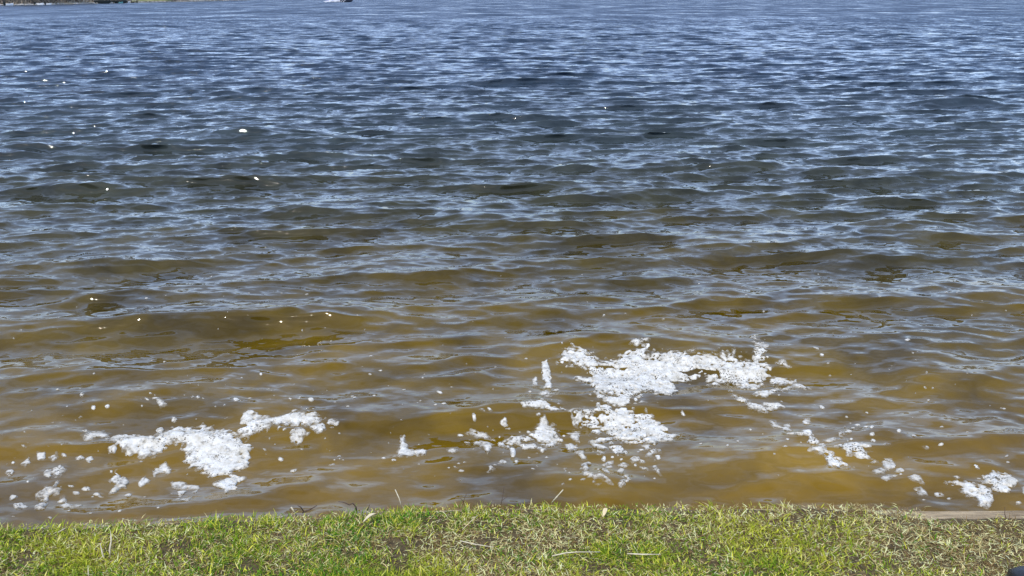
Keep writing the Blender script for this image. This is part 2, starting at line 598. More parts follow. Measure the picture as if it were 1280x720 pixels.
def waves(x, y):
    """displaced position of the water that rests at x, y"""
    X = x.astype(np.float32); Y = y.astype(np.float32)
    dx = np.zeros_like(X); dy = np.zeros_like(X); dz = np.zeros_like(X); lz = np.zeros_like(X)
    # short waves fade where the sheet gets too coarse to carry them
    row = np.where(Y < 80, np.maximum(0.011, 0.0027 * (Y + 0.5)), 0.011 * Y)
    for i in range(NW):
        p = kx[i] * X + ky[i] * Y + ph[i]
        a = amp[i] * np.clip((lam[i] / row - 2.2) / 2.0, 0, 1) * np.clip((84 - Y) / 25, 0, 1)
        c = np.cos(p) * a
        s = np.sin(p) * a
        dz += c
        if lam[i] > 0.22: lz += c
        q = CHOP / kk[i]
        dx -= q * kx[i] * s
        dy -= q * ky[i] * s
    sh = shelter(X, Y).astype(np.float32)
    near = np.exp(-np.clip(Y - edge_y(X), 0, 20) / 0.9).astype(np.float32)      # wavelets thrown back by the wall
    if near.max() > 1e-3:
        for i in range(len(rk)):
            dz += near * ra[i] * np.cos(rkx[i] * X + rky[i] * Y + rp_[i])
    for (fx, fy, half, w, A, sl) in FR:
        m = (np.abs(X - fx) < half * 2.2) & (np.abs(Y - fy) < w * 6 + half * 0.4)
        if not m.any(): continue
        xx = X[m] - fx
        curve = 0.12 * w * np.sin(xx / (half + 1e-6) * 2.3 + fx * 5)
        yy = Y[m] - fy - xx * math.tan(sl) - curve
        t = np.exp(-np.abs(xx / half) ** 3)
        back = yy > 0
        prof = np.where(back, np.exp(-(yy / (2.6 * w)) ** 2), np.exp(-(yy / (0.85 * w)) ** 2))
        trough = 0.22 * np.exp(-((yy + 1.9 * w) / (1.1 * w)) ** 2)
        dz[m] += A * t * (prof - trough)
        dy[m] -= 0.9 * A * t * prof
    dy -= LEAN * (lz + 0.02)        # crests lean over towards the bank: short steep fronts, long backs
    return x + dx * sh, y + dy * sh, dz * sh


# sheet: rows that widen with distance, columns that fan out from the bank
rows = [1.75]
while rows[-1] < 3200:
    y = rows[-1]
    if y < 80: st = max(0.011, 0.0027 * (y + 0.5))
    elif y < 320: st = 0.011 * y
    else: st = 0.1 * y
    rows.append(y + st)
rows = np.array(rows)
NCOL = 650
tanu = np.tan(np.linspace(R(-44), R(44), NCOL))
GX = (rows[:, None] + 0.9) * tanu[None, :]
GY = np.repeat(rows[:, None], NCOL, 1)
wx, wy, wz = waves(GX.ravel(), GY.ravel())
idx = np.arange(len(rows) * NCOL).reshape(len(rows), NCOL)
quads = np.stack([idx[:-1, :-1], idx[:-1, 1:], idx[1:, 1:], idx[1:, :-1]], -1).reshape(-1, 4)
lake = link('lake_water', np_mesh('lake_water', np.stack([wx, wy, wz], 1), quads=quads), M['water'])
tag(lake, kind='structure')


def water_z(x, y):
    """height of the surface above the map point x, y"""
    x = np.asarray(x, float); y = np.asarray(y, float)
    u, v = x.copy(), y.copy()
    for _ in range(5):
        a, b, c = waves(u, v)
        u = u + (x - a); v = v + (y - b)
    return waves(u, v)[2]


# ------------------------------------------------------------------ bank
NXB, NYB = 260, 60
bx = np.linspace(-9, 9, NXB)
bt = np.linspace(0, 1, NYB) ** 2.2
BX = np.repeat(bx[None, :], NYB, 0)
soil_lip = np.interp(BX, [1.05, 1.3], [0.0, 0.083])
soil_lip = np.maximum(soil_lip, 0.012 + 0.035 * fbm(BX * 9, BX * 0 + 7, 81, 3))
BY = edge_y(BX) - soil_lip - bt[:, None] * 9.0


def bank_z(x, y):
    d = edge_y(x) - y
    return TOP + 0.008 + 0.022 * (fbm(x * 3, y * 3, 3) - 0.3) * np.clip(d / 0.12, 0, 1) + 0.012 * fbm(x * 14, y * 14, 9) + 0.02 * np.clip(d, 0, 3)


BZ = bank_z(BX, BY)
BZ[0] = np.where(soil_lip[0] > 0.082, TOP - 0.02, TOP + 0.006)
idx = np.arange(NXB * NYB).reshape(NYB, NXB)
quads = np.stack([idx[:-1, :-1], idx[1:, :-1], idx[1:, 1:], idx[:-1, 1:]], -1).reshape(-1, 4)
bank = link('bank_ground', np_mesh('bank_ground', np.stack([BX, BY, BZ], -1).reshape(-1, 3), quads=quads), M['soil'])
tag(bank, kind='structure')

# retaining wall: boards on edge, one length after another, with a nailed face plank below
wall = empty('retaining_wall', (0, float(edge_y(0.0)), 0))
tag(wall, 'low weathered tan timber retaining wall between the grass and the water', 'wall')
wall_pts = [-5.5, -3.2, float(ex[5]), 0.35, 1.28, 3.3, 5.6]
T = 0.09
for i in range(len(wall_pts) - 1):
    xa, xb = wall_pts[i] + 0.002, wall_pts[i + 1] - 0.002
    for name, z0, z1, off, mt in (('top_board', TOP - 0.075, TOP, 0.0, 'board'), ('face_board', -0.25, TOP - 0.079, -0.004, 'board_dark')):
        n = 14
        rings = []
        for j in range(n + 1):
            x = xa + (xb - xa) * j / n
            y = float(edge_y(x)) + off
            dzj = 0.004 * math.sin(x * 5.1 + i) if name == 'top_board' else 0
            e = 0.006
            wob = 0.002 * math.sin(x * 23)
            rings.append([(x, y - T, z0), (x, y, z0), (x, y + wob, z1 - e + dzj), (x, y - e, z1 + dzj), (x, y - T + e, z1 + dzj), (x, y - T, z1 - e + dzj)])
        mb = MB().loft([[(a - 0, b - wall.location.y, c) for a, b, c in r] for r in rings])
        mb.build(name, M[mt], wall)

# ------------------------------------------------------------------ foam
# shapes traced on the water: (cluster, 'poly', points) or (cluster, 'e', x, y, rx, ry, degrees)
def zp(ox, oy, f, pts): return [(ox + a / f, oy + b / f) for a, b in pts]
A5 = lambda pts: zp(560, 400, 2.56, pts)
A6 = lambda pts: zp(0, 480, 2.844, pts)
A3 = lambda pts: zp(850, 560, 2.977, pts)
A8 = lambda pts: zp(940, 500, 5.142, pts)
A7 = lambda pts: zp(700, 520, 7.111, pts)
A55 = lambda pts: zp(560, 500, 7.111, pts)
SH = []
def poly(c, pts, hole=0.5): SH.append((c, 'p', pts, hole))
def ell(c, x, y, rx, ry, a=0, hole=0.3): SH.append((c, 'e', (x, y, rx, ry, a), hole))

poly('top', A5([(350, 152), (395, 102), (440, 95), (480, 138), (515, 122), (570, 114), (600, 92), (635, 90), (628, 120), (770, 112), (840, 128), (900, 123), (970, 137), (990, 110), (960, 75), (975, 62), (1025, 95), (1008, 132), (1030, 150), (1022, 185), (985, 195), (970, 215), (935, 205), (900, 192), (845, 190), (835, 160), (780, 178), (722, 187), (730, 215), (715, 245), (640, 226), (600, 238), (560, 250), (520, 236), (470, 232), (460, 202), (395, 185), (410, 170), (450, 168), (440, 150), (400, 146), (360, 160)]), 0.8)
poly('mid', A5([(395, 300), (480, 296), (510, 268), (570, 285), (620, 300), (680, 310), (700, 345), (750, 372), (720, 390), (650, 385), (600, 397), (560, 385), (530, 365), (515, 340), (490, 352), (455, 345), (445, 322), (400, 318)]), 1.4)
poly('top', A5([(500, 265), (520, 250), (600, 258), (560, 275)]), 0.5)
poly('mid', A5([(235, 285), (300, 278), (345, 290), (300, 296), (240, 294)]), 0.3)
poly('mid', A5([(320, 290), (395, 303), (330, 298)]), 0.2)
poly('top', A5([(470, 240), (540, 250), (590, 248), (640, 262), (560, 268), (500, 262)]), 0.9)
# left of the middle raft
poly('midl', A55([(455, 345), (560, 320), (600, 290), (740, 285), (800, 215), (840, 165), (900, 190), (1010, 240), (960, 280), (1010, 340), (990, 360), (905, 395), (840, 360), (760, 330), (700, 345), (640, 360), (570, 365), (545, 410), (470, 385)]), 0.8)
poly('midl', A55([(645, 370), (760, 365), (800, 395), (760, 415), (665, 410)]), 1.2)
poly('midl', A55([(550, 410), (590, 420), (598, 470), (568, 500), (555, 470)]), 0.3)
poly('midl', A55([(800, 400), (875, 425), (840, 445), (800, 430)]), 0.3)
poly('midl', A55([(165, 255), (240, 230), (330, 250), (410, 305), (390, 320), (330, 285), (200, 272)]), 0.2)
poly('midl', A55([(285, 315), (330, 330), (395, 370), (390, 415), (350, 470), (330, 430), (275, 415), (320, 370)]), 0.8)
poly('midl', A55([(228, 345), (270, 335), (300, 355), (270, 385), (235, 375)]), 0.3)
poly('midl', A55([(0, 420), (60, 420), (80, 445), (40, 465), (0, 455)]), 0.9)
ell('midl', 560 + 485 / 7.11, 500 + 540 / 7.11, 5.4, 2.9, 0, 1.2)
ell('midl', 560 + 393 / 7.11, 500 + 608 / 7.11, 5.4, 3.0)
ell('midl', 560 + 497 / 7.11, 500 + 197 / 7.11, 5.6, 2.8, 0, 1.2)
ell('midl', 560 + 520 / 7.11, 500 + 237 / 7.11, 4.6, 2.6, 0, 1.2)
ell('midl', 560 + 608 / 7.11, 500 + 543 / 7.11, 2.8, 2.4)
poly('midl', A55([(1060, 250), (1170, 250), (1150, 300), (1170, 340), (1100, 310)]), 0.4)
# trail below the middle raft
poly('trail', A7([(255, 195), (330, 160), (470, 165), (470, 185), (370, 205), (290, 215)]), 1.3)
poly('trail', A7([(290, 210), (345, 230), (430, 275), (400, 295), (310, 245)]), 0.4)
poly('trail', A7([(440, 265), (540, 255), (570, 300), (550, 330), (600, 345), (600, 362), (550, 350), (520, 370), (480, 320)]), 0.8)
poly('trail', A7([(330, 305), (370, 305), (405, 345), (360, 360), (335, 335)]), 0.7)
poly('trail', A7([(40, 220), (90, 215), (165, 245), (130, 285), (70, 270)]), 1.3)
poly('trail', A7([(125, 305), (210, 290), (230, 325), (205, 335), (240, 390), (200, 390), (170, 345), (130, 330)]), 0.6)
poly('trail', A7([(190, 440), (260, 410), (285, 430), (240, 455), (265, 510), (225, 515), (200, 480)]), 0.4)
poly('trail', A7([(160, 560), (200, 525), (260, 545), (310, 570), (360, 550), (400, 580), (470, 640), (420, 620), (340, 590), (260, 590)]), 0.7)
poly('trail', A7([(510, 640), (550, 600), (600, 610), (580, 570), (570, 550), (620, 550), (620, 600), (580, 655), (540, 660)]), 0.8)
poly('trail', A7([(365, 440), (470, 410), (480, 430), (450, 450), (470, 470), (400, 475)]), 0.7)
poly('trail', A7([(370, 490), (410, 490), (445, 550), (405, 545)]), 0.7)
poly('trail', A7([(500, 530), (540, 480), (570, 500), (550, 540)]), 0.6)
poly('trail', A7([(510, 455), (570, 435), (610, 455), (570, 475)]), 0.4)
poly('trail', A7([(620, 410), (660, 383), (712, 400), (700, 430), (640, 440)]), 0.3)
poly('trail', A7([(710, 415), (750, 420), (745, 440), (712, 440)]), 0.2)
poly('trail', A7([(708, 478), (790, 495), (780, 512), (740, 500)]), 0.2)
poly('trail', A7([(820, 470), (850, 475), (880, 530), (915, 575), (870, 545), (830, 505)]), 0.6)
poly('trail', A7([(710, 265), (795, 265), (795, 305), (760, 310)]), 0.4)
poly('trail', A7([(755, 380), (820, 310), (880, 310), (900, 345), (830, 350), (800, 390)]), 0.9)
poly('trail', A7([(780, 195), (860, 200), (880, 230), (850, 280), (820, 250)]), 0.5)
poly('trail', A7([(440, 205), (465, 205), (475, 235), (445, 240)]), 0.3)
poly('trail', A7([(895, 215), (940, 185), (1010, 205), (1010, 225)]), 0.3)
poly('trail', A7([(850, 375), (880, 375), (885, 405), (865, 415)]), 0.3)
ell('trail', 700 + 580 / 7.11, 520 + 340 / 7.11, 3.2, 2.6)
ell('trail', 700 + 690 / 7.11, 520 + 333 / 7.11, 2.5, 1.4)
ell('trail', 700 + 465 / 7.11, 520 + 385 / 7.11, 2.6, 1.6)
ell('trail', 700 + 545 / 7.11, 520 + 405 / 7.11, 2.2, 1.3)
ell('trail', 700 + 395 / 7.11, 520 + 390 / 7.11, 2.2, 3.0)
ell('trail', 700 + 340 / 7.11, 520 + 500 / 7.11, 1.8, 2)
ell('trail', 700 + 300 / 7.11, 520 + 618 / 7.11, 2.6, 1.3)
ell('trail', 700 + 670 / 7.11, 520 + 460 / 7.11, 2.2, 2)
# column of blobs left of the top raft
poly('topl', A5([(300, 140), (318, 134), (332, 180), (325, 200), (305, 190)]), 0.5)
poly('topl', A5([(270, 185), (283, 178), (287, 208), (272, 210)]), 0.3)
ell('topl', 560 + 322 / 2.56, 400 + 208 / 2.56, 4.5, 4.4)
poly('topl', A5([(288, 238), (312, 230), (328, 243), (360, 240), (330, 250), (300, 252)]), 0.9)
ell('top', 560 + 378 / 2.56, 400 + 117 / 2.56, 5.5, 2.6)
ell('top', 560 + 600 / 2.56, 400 + 256 / 2.56, 4.0, 3.0)
# right-hand trail
poly('right', A5([(975, 240), (990, 225), (1040, 210), (1060, 215), (1100, 200), (1095, 220), (1060, 225), (1020, 240)]), 0.7)
poly('right', A5([(1030, 172), (1070, 178), (1120, 190), (1158, 212), (1140, 215), (1090, 190), (1035, 190)]), 0.3)
poly('right', A5([(1045, 140), (1070, 138), (1095, 152), (1065, 152)]), 0.2)
poly('right', A5([(898, 228), (910, 225), (945, 250), (970, 262), (1040, 282), (1030, 292), (975, 280), (940, 262)]), 0.4)
poly('right', A5([(1000, 266), (1060, 262), (1078, 272), (1050, 280), (1015, 276)]), 0.5)
poly('right', A8([(105, 112), (145, 120), (155, 145), (235, 170), (270, 198), (215, 190), (140, 160)]), 0.5)
poly('right', A8([(205, 145), (245, 140), (248, 160), (215, 160)]), 0.6)
poly('right', A8([(318, 115), (365, 108), (378, 135), (350, 152), (322, 138)]), 1.3)
poly('right', A8([(225, 232), (330, 230), (395, 240), (300, 246)]), 0.2)
poly('right', A8([(318, 200), (375, 205), (385, 232), (340, 232)]), 0.5)
poly('right', A8([(355, 285), (370, 252), (410, 258), (440, 290), (395, 300)]), 0.8)
poly('right', A8([(420, 310), (460, 305), (470, 355), (530, 385), (590, 425), (622, 462), (560, 468), (490, 455), (472, 420), (480, 400), (440, 380), (360, 358), (400, 345), (440, 350)]), 0.8)
poly('right', A8([(460, 262), (500, 255), (550, 220), (610, 205), (628, 225), (560, 258), (490, 292)]), 0.5)
poly('right', A8([(530, 335), (595, 310), (660, 303), (760, 330), (762, 350), (730, 360), (735, 385), (790, 418), (745, 410), (690, 395), (650, 380), (630, 398), (600, 385), (590, 355)]), 0.7)
poly('right', A8([(820, 415), (850, 385), (900, 388), (918, 420), (925, 440), (890, 450), (860, 470)]), 0.9)
poly('right', A8([(768, 475), (820, 450), (860, 465), (850, 485), (800, 498)]), 0.5)
poly('right', A8([(912, 470), (930, 448), (980, 445), (982, 480), (950, 498), (920, 488)]), 0.9)
poly('right', A8([(830, 530), (870, 500), (925, 505), (890, 530), (860, 540)]), 0.4)
poly('right', A8([(992, 520), (1040, 500), (1085, 525), (1100, 560), (1070, 558), (1020, 540)]), 0.4)
poly('right', A8([(1040, 582), (1080, 575), (1130, 620), (1100, 632), (1060, 618)]), 0.4)
poly('right', A8([(1170, 608), (1210, 602), (1230, 620), (1190, 628)]), 0.2)
ell('right', 940 + 680 / 5.14, 500 + 158 / 5.14, 4.2, 2.6, 20)
ell('right', 940 + 645 / 5.14, 500 + 187 / 5.14, 3, 1.8)
ell('right', 940 + 733 / 5.14, 500 + 190 / 5.14, 3.2, 2.2)
ell('right', 940 + 768 / 5.14, 500 + 198 / 5.14, 3.2, 2.4)
ell('right', 940 + 770 / 5.14, 500 + 252 / 5.14, 3.4, 2.4)
ell('right', 940 + 778 / 5.14, 500 + 288 / 5.14, 3.6, 2.2, 0, 0.9)
ell('right', 940 + 638 / 5.14, 500 + 272 / 5.14, 2.6, 1.8)
ell('right', 940 + 855 / 5.14, 500 + 320 / 5.14, 7, 1.8, 8)
ell('right', 940 + 942 / 5.14, 500 + 227 / 5.14, 3.6, 2.4)
ell('right', 940 + 1040 / 5.14, 500 + 267 / 5.14, 3.8, 2.2, 25)
ell('right', 940 + 225 / 5.14, 500 + 273 / 5.14, 3.2, 1.4)
# corner pieces by the board
poly('corner', A3([(975, 142), (1020, 138), (1110, 143), (1150, 160), (1162, 205), (1150, 232), (1110, 232), (1092, 200), (1060, 182), (1030, 152)]), 0.8)
poly('corner', A3([(1100, 122), (1125, 105), (1160, 93), (1215, 95), (1262, 125), (1255, 152), (1212, 177), (1165, 160), (1130, 135)]), 0.9)
poly('corner', A3([(1272, 160), (1300, 150), (1310, 180), (1275, 185)]), 0.4)
ell('corner', 850 + 1255 / 2.977, 560 + 212 / 2.977, 4, 2)
ell('corner', 850 + 1025 / 2.977, 560 + 120 / 2.977, 5, 2)
ell('corner', 850 + 1100 / 2.977, 560 + 80 / 2.977, 4.5, 2, 15)
# left raft
poly('left', A6([(375, 200), (430, 180), (480, 165), (492, 188), (540, 198), (600, 165), (660, 155), (740, 153), (800, 172), (850, 195), (890, 215), (885, 255), (852, 272), (820, 297), (762, 312), (720, 292), (690, 277), (655, 270), (672, 245), (650, 212), (612, 203), (572, 230), (500, 247), (440, 237), (420, 210)]), 0.35)
poly('left', A6([(845, 188), (862, 132), (880, 110), (912, 128), (962, 132), (1060, 120), (1155, 128), (1140, 147), (1060, 157), (970, 157), (930, 172), (880, 192)]), 0.5)
poly('left', A6([(755, 340), (790, 315), (822, 303), (866, 314), (842, 350), (800, 388), (790, 350)]), 0.9)
poly('left', A6([(838, 250), (886, 245), (880, 275), (848, 282)]), 0.7)
poly('left', A6([(1035, 180), (1060, 155), (1088, 182), (1062, 207), (1035, 200)]), 0.6)
poly('left', A6([(1102, 165), (1150, 155), (1160, 170), (1130, 180)]), 0.3)
ell('left', 1187 / 2.844, 480 + 150 / 2.844, 7, 4.2)
poly('leftb', A6([(600, 332), (625, 322), (700, 340), (705, 352), (650, 352), (610, 346)]), 0.4)
poly('leftb', A6([(628, 366), (664, 362), (640, 400)]), 0.1)
poly('leftb', A6([(640, 415), (670, 402), (680, 395), (670, 420)]), 0.3)
poly('leftb', A6([(680, 372), (700, 358), (692, 378)]), 0.3)
poly('leftb', A6([(540, 285), (585, 262), (605, 282), (595, 302), (585, 290), (560, 295), (550, 308)]), 0.6)
poly('leftb', A6([(490, 330), (510, 310), (532, 325), (495, 348)]), 0.9)
poly('leftb', A6([(385, 330), (412, 295), (440, 315), (455, 325), (445, 352), (418, 356), (412, 370), (385, 380), (400, 358), (412, 340)]), 0.9)
poly('leftb', A6([(180, 312), (190, 290), (210, 280), (235, 298), (215, 318), (190, 327)]), 0.8)
poly('leftb', A6([(150, 318), (165, 298), (180, 300), (175, 328)]), 0.3)
poly('leftb', A6([(130, 240), (160, 237), (160, 258), (135, 262)]), 0.6)
poly('leftb', A6([(172, 252), (200, 235), (205, 248), (185, 263)]), 0.5)
poly('leftb', A6([(72, 270), (100, 255), (105, 268), (85, 282)]), 0.5)
ell('leftb', 30 / 2.844, 480 + 293 / 2.844, 6, 4.2)
ell('leftb', 322 / 2.844, 480 + 262 / 2.844, 7, 4.2)
ell('leftb', 283 / 2.844, 480 + 252 / 2.844, 5.4, 2.6)
poly('leftb', A6([(285, 175), (310, 165), (335, 175), (370, 168), (385, 182), (360, 195), (300, 197)]), 0.9)
poly('leftb', A6([(122, 385), (150, 372), (205, 345), (220, 385), (190, 385), (170, 390), (165, 425), (150, 405), (125, 402)]), 0.9)
poly('leftb', A6([(125, 440), (150, 422), (168, 430), (160, 450), (130, 452)]), 0.9)
poly('leftb', A6([(212, 398), (230, 390), (235, 415), (270, 425), (297, 422), (290, 440), (240, 443), (205, 430)]), 0.7)
poly('leftb', A6([(48, 418), (75, 415), (98, 435), (70, 450), (55, 445)]), 0.7)
ell('leftb', 270 / 2.844, 480 + 380 / 2.844, 5, 2.6, 0, 0.5)
ell('leftb', 305 / 2.844, 480 + 360 / 2.844, 6, 3.2)
ell('leftb', 345 / 2.844, 480 + 383 / 2.844, 5.4, 2.8, 0, 0.9)
ell('leftb', 455 / 2.844, 480 + 384 / 2.844, 5.6, 2.2, -25)
ell('leftb', 45 / 2.844, 480 + 395 / 2.844, 6, 2.2, -25)
ell('leftb', 400 / 2.844, 480 + 232 / 2.844, 7, 2.2, -5, 0.7)
poly('leftu', A6([(540, 55), (570, 65), (600, 85), (575, 92)]), 0.9)
ell('leftu', 620 / 2.844, 480 + 130 / 2.844, 4, 3.2)
ell('leftu', 570 / 2.844, 480 + 163 / 2.844, 6, 4, 0, 0.6)
ell('leftu', 335 / 2.844, 480 + 96 / 2.844, 3.4, 2)
ell('leftu', 383 / 2.844, 480 + 97 / 2.844, 3.4, 1.8)
ell('leftu', 840 / 2.844, 480 + 70 / 2.844, 4, 2.6)
ell('leftu', 1105 / 2.844, 480 + 65 / 2.844, 4, 2.4)
ell('leftu', 1050 / 2.844, 480 + 106 / 2.844, 6, 1.8)
ell('left', 940 / 2.844, 480 + 236 / 2.844, 6, 2.2, -15)
ell('left', 1040 / 2.844, 480 + 292 / 2.844, 5, 2.2)
ell('left', 997 / 2.844, 480 + 257 / 2.844, 5, 2)
ell('left', 1180 / 2.844, 480 + 280 / 2.844, 4.5, 1.4)
# lone pieces between the rafts
poly('lone', [(493, 566), (501, 557), (500, 545), (504, 543), (509, 552), (512, 559), (532, 561), (531, 566), (505, 567)], 0.5)
ell('lone', 564, 561.5, 7, 3.4, 0, 0.4)
ell('lone', 628, 576, 5.4, 2.8, 0, 1.0)
ell('lone', 614, 585, 5.2, 2.8)
ell('lone', 480, 570, 3.2, 1.6)
ell('lone', 576, 587, 4.5, 1.6)
for c, n, box in (('leftb', 110, (0, 540, 240, 655)), ('leftu', 60, (60, 485, 430, 560)), ('midl', 80, (560, 500, 720, 600)),
                  ('trail', 60, (700, 530, 830, 610)), ('top', 50, (660, 470, 860, 530)), ('right', 60, (960, 430, 1200, 620)),
                  ('lone', 60, (330, 480, 620, 600)), ('corner', 16, (1120, 560, 1280, 630))):
    for _ in range(n):
        x = random.uniform(box[0], box[2]); y = random.uniform(box[1], box[3])
        r = 0.6 + 1.5 * random.random() ** 3
        ell(c, x, y, r * random.uniform(1, 2.6), r * random.uniform(0.6, 1), random.uniform(-25, 25), 0.0)
for _ in range(420):             # bubbles strewn over the brown water
    x = random.uniform(0, 1280); y = 330 + 240 * random.random() ** 0.7
    r = 0.6 + 1.1 * random.random() ** 3
    ell('far', x, y, r * random.uniform(1, 1.7), r * random.uniform(0.6, 0.9), 0, 0.0)

CELL = 0.004
FX0, FX1, FY0, FY1 = -3.6, 3.6, 2.25, 7.4
nfx, nfy = int((FX1 - FX0) / CELL), int((FY1 - FY0) / CELL)
mask = np.zeros((nfy, nfx), bool)
owner = np.full((nfy, nfx), -1, np.int16)
depth = np.zeros((nfy, nfx), np.float32)
CL = sorted(set(s[0] for s in SH))


def seg_dist(px, py, pts):
    """signed distance to a closed polygon, negative inside"""
    d = np.full(px.shape, 1e9); ins = np.zeros(px.shape, bool)
    n = len(pts)
    for i in range(n):
        x0, y0 = pts[i]; x1, y1 = pts[(i + 1) % n]
        ax, ay = x1 - x0, y1 - y0
        t = np.clip(((px - x0) * ax + (py - y0) * ay) / (ax * ax + ay * ay + 1e-9), 0, 1)
        d = np.minimum(d, (px - x0 - t * ax) ** 2 + (py - y0 - t * ay) ** 2)
        c = (y0 > py) != (y1 > py)
        ins ^= c & (px < ax * (py - y0) / (ay if abs(ay) > 1e-9 else 1e-9) + x0)
    return np.where(ins, -1, 1) * np.sqrt(d)


for c, kind, par, hole in SH:
    if kind == 'p':
        xs = [p[0] for p in par]; ys = [p[1] for p in par]
        pad = 6
    else:
        xs = [par[0] - par[2], par[0] + par[2]]; ys = [par[1] - par[2], par[1] + par[2]]
        pad = 3
    gx, gy = ground_at([min(xs) - pad, max(xs) + pad, min(xs) - pad, max(xs) + pad], [max(ys) + pad, max(ys) + pad, min(ys) - pad, min(ys) - pad])
    i0, i1 = int((gx.min() - FX0) / CELL), int((gx.max() - FX0) / CELL) + 1
    j0, j1 = int((gy.min() - FY0) / CELL), int((gy.max() - FY0) / CELL) + 1
    i0, j0 = max(i0, 0), max(j0, 0); i1, j1 = min(i1, nfx), min(j1, nfy)
    if i1 <= i0 or j1 <= j0: continue
    wxg, wyg = np.meshgrid(FX0 + (np.arange(i0, i1) + .5) * CELL, FY0 + (np.arange(j0, j1) + .5) * CELL)
    px, py = to_photo(wxg, wyg)
    n1 = fbm(wxg * 14, wyg * 14, 5, 5) - 0.5 + 0.5 * (vnoise(wxg * 75, wyg * 75, 15) - 0.5)
    n2 = fbm(wxg * 14 + 50, wyg * 14 - 31, 8, 5) - 0.5 + 0.5 * (vnoise(wxg * 75, wyg * 75, 18) - 0.5)
    if kind == 'p':
        big = min(max(xs) - min(xs), 3 * (max(ys) - min(ys)))
        k = min(20.0, 1.2 + 0.16 * big)
        sd = seg_dist(px + n1 * k, py + n2 * k * 0.7, par) - min(1.6, 0.7 + 0.02 * big)
        soft = min(5.0, 1.0 + big * 0.06)
    else:
        ca, sa = math.cos(R(par[4])), math.sin(R(par[4]))
        k = 0.9 * par[2]
        ax, ay = px - par[0] + n1 * k, py - par[1] + n2 * k
        q = np.hypot((ax * ca + ay * sa) / par[2], (-ax * sa + ay * ca) / par[3])
        sd = (q - 1) * min(par[2], par[3])
        soft = 1.0
    ins = sd < 0
    if kind == 'e' or big < 30: hole *= 0.6
    if hole > 0:                  # burst bubbles: more of them towards the rim
        hn = vnoise(wxg * 62, wyg * 62, 11) * 0.6 + vnoise(wxg * 130, wyg * 130, 12) * 0.4
        lim = 0.78 - 0.12 * hole + 0.10 * np.clip(-sd / soft / 3, 0, 1)
        h2 = fbm(wxg * 9, wyg * 22, 21, 3)
        ins &= ~((hn > lim) & (sd < -0.8))
        core = 0.14 * np.clip(-sd / soft / 2.5, 0, 1)
        ins &= ~((h2 > 0.72 - 0.11 * hole + core) & (sd < 0.0))
        h3 = fbm(wxg * 34, wyg * 50, 27, 3)
        ins &= ~((h3 > 0.74 - 0.10 * hole + core) & (sd < 0.0))
    sub = (slice(j0, j1), slice(i0, i1))
    owner[sub][ins & ~mask[sub]] = CL.index(c)
    depth[sub] = np.where(ins, np.maximum(depth[sub], np.clip(-sd / soft, 0, 2)), depth[sub])
    mask[sub] |= ins

# keep foam off the bank
jj, ii = np.nonzero(mask)
cx = FX0 + (ii + .5) * CELL; cy = FY0 + (jj + .5) * CELL
bad = cy < edge_y(cx) + 0.012
mask[jj[bad], ii[bad]] = False

# connected pieces
lab = np.zeros(mask.shape, np.int32)
cells = list(zip(*np.nonzero(mask)))
ncomp = 0
comps = []
for (j, i) in cells:
    if lab[j, i]: continue
    ncomp += 1
    st = [(j, i)]; lab[j, i] = ncomp; mem = []
    while st:
        a, b = st.pop(); mem.append((a, b))
        for da, db in ((1, 0), (-1, 0), (0, 1), (0, -1)):
            p, q = a + da, b + db
            if 0 <= p < nfy and 0 <= q < nfx and mask[p, q] and not lab[p, q]:
                lab[p, q] = ncomp; st.append((p, q))
    comps.append(np.array(mem))


def foam_geometry(mem, thin=1.0):
    """a lumpy mat of bubbles following the water, with a rim down into it"""
    j, i = mem[:, 0], mem[:, 1]
    W = nfx + 1
    vid = np.stack([j * W + i, j * W + i + 1, (j + 1) * W + i + 1, (j + 1) * W + i], 1)
    uniq, inv = np.unique(vid, return_inverse=True)
    quad = inv.reshape(-1, 4)
    vj, vi = uniq // W, uniq % W
    x = FX0 + vi * CELL; y = FY0 + vj * CELL
    # boundary edges
    e = np.concatenate([quad[:, [0, 1]], quad[:, [1, 2]], quad[:, [2, 3]], quad[:, [3, 0]]])
    key = np.sort(e, 1); key = key[:, 0].astype(np.int64) * len(uniq) + key[:, 1]
    u, first, cnt = np.unique(key, return_index=True, return_counts=True)
    be = e[first[cnt == 1]]
    rim = np.zeros(len(uniq), bool); rim[be.ravel()] = True
    # round the stair-stepped rim
    for _ in range(3):
        sx = np.zeros(len(x)); sy = np.zeros(len(x)); sc = np.zeros(len(x))
        for a, b in ((0, 1), (1, 0)):
            np.add.at(sx, be[:, a], x[be[:, b]]); np.add.at(sy, be[:, a], y[be[:, b]]); np.add.at(sc, be[:, a], 1)
        m = sc > 0
        x = np.where(m, 0.45 * x + 0.55 * sx / np.maximum(sc, 1), x)
        y = np.where(m, 0.45 * y + 0.55 * sy / np.maximum(sc, 1), y)
    dcell = np.zeros(len(uniq)); dn = np.zeros(len(uniq))
    dv = depth[j, i]
    for k in range(4):
        np.add.at(dcell, quad[:, k], dv); np.add.at(dn, quad[:, k], 1)
    dcell /= dn
    wz = water_z(x, y)
    h = (0.0022 + 0.004 * np.clip(dcell, 0, 1.5) * (0.6 + 0.8 * fbm(x * 22, y * 22, 4, 3)) + 0.002 * vnoise(x * 110, y * 110, 6)) * thin
    top = np.stack([x, y, wz + np.where(rim, 0.0009, h)], 1)
    bot = np.stack([x, y, wz - 0.003], 1)
    n = len(x)
    side = np.stack([be[:, 1], be[:, 0], be[:, 0] + n, be[:, 1] + n], 1)
    return np.concatenate([top, bot]), np.concatenate([quad, side]), np.clip(np.concatenate([dcell, dcell]), 0, 1) * (1.0 if len(mem) > 500 else 0.65)


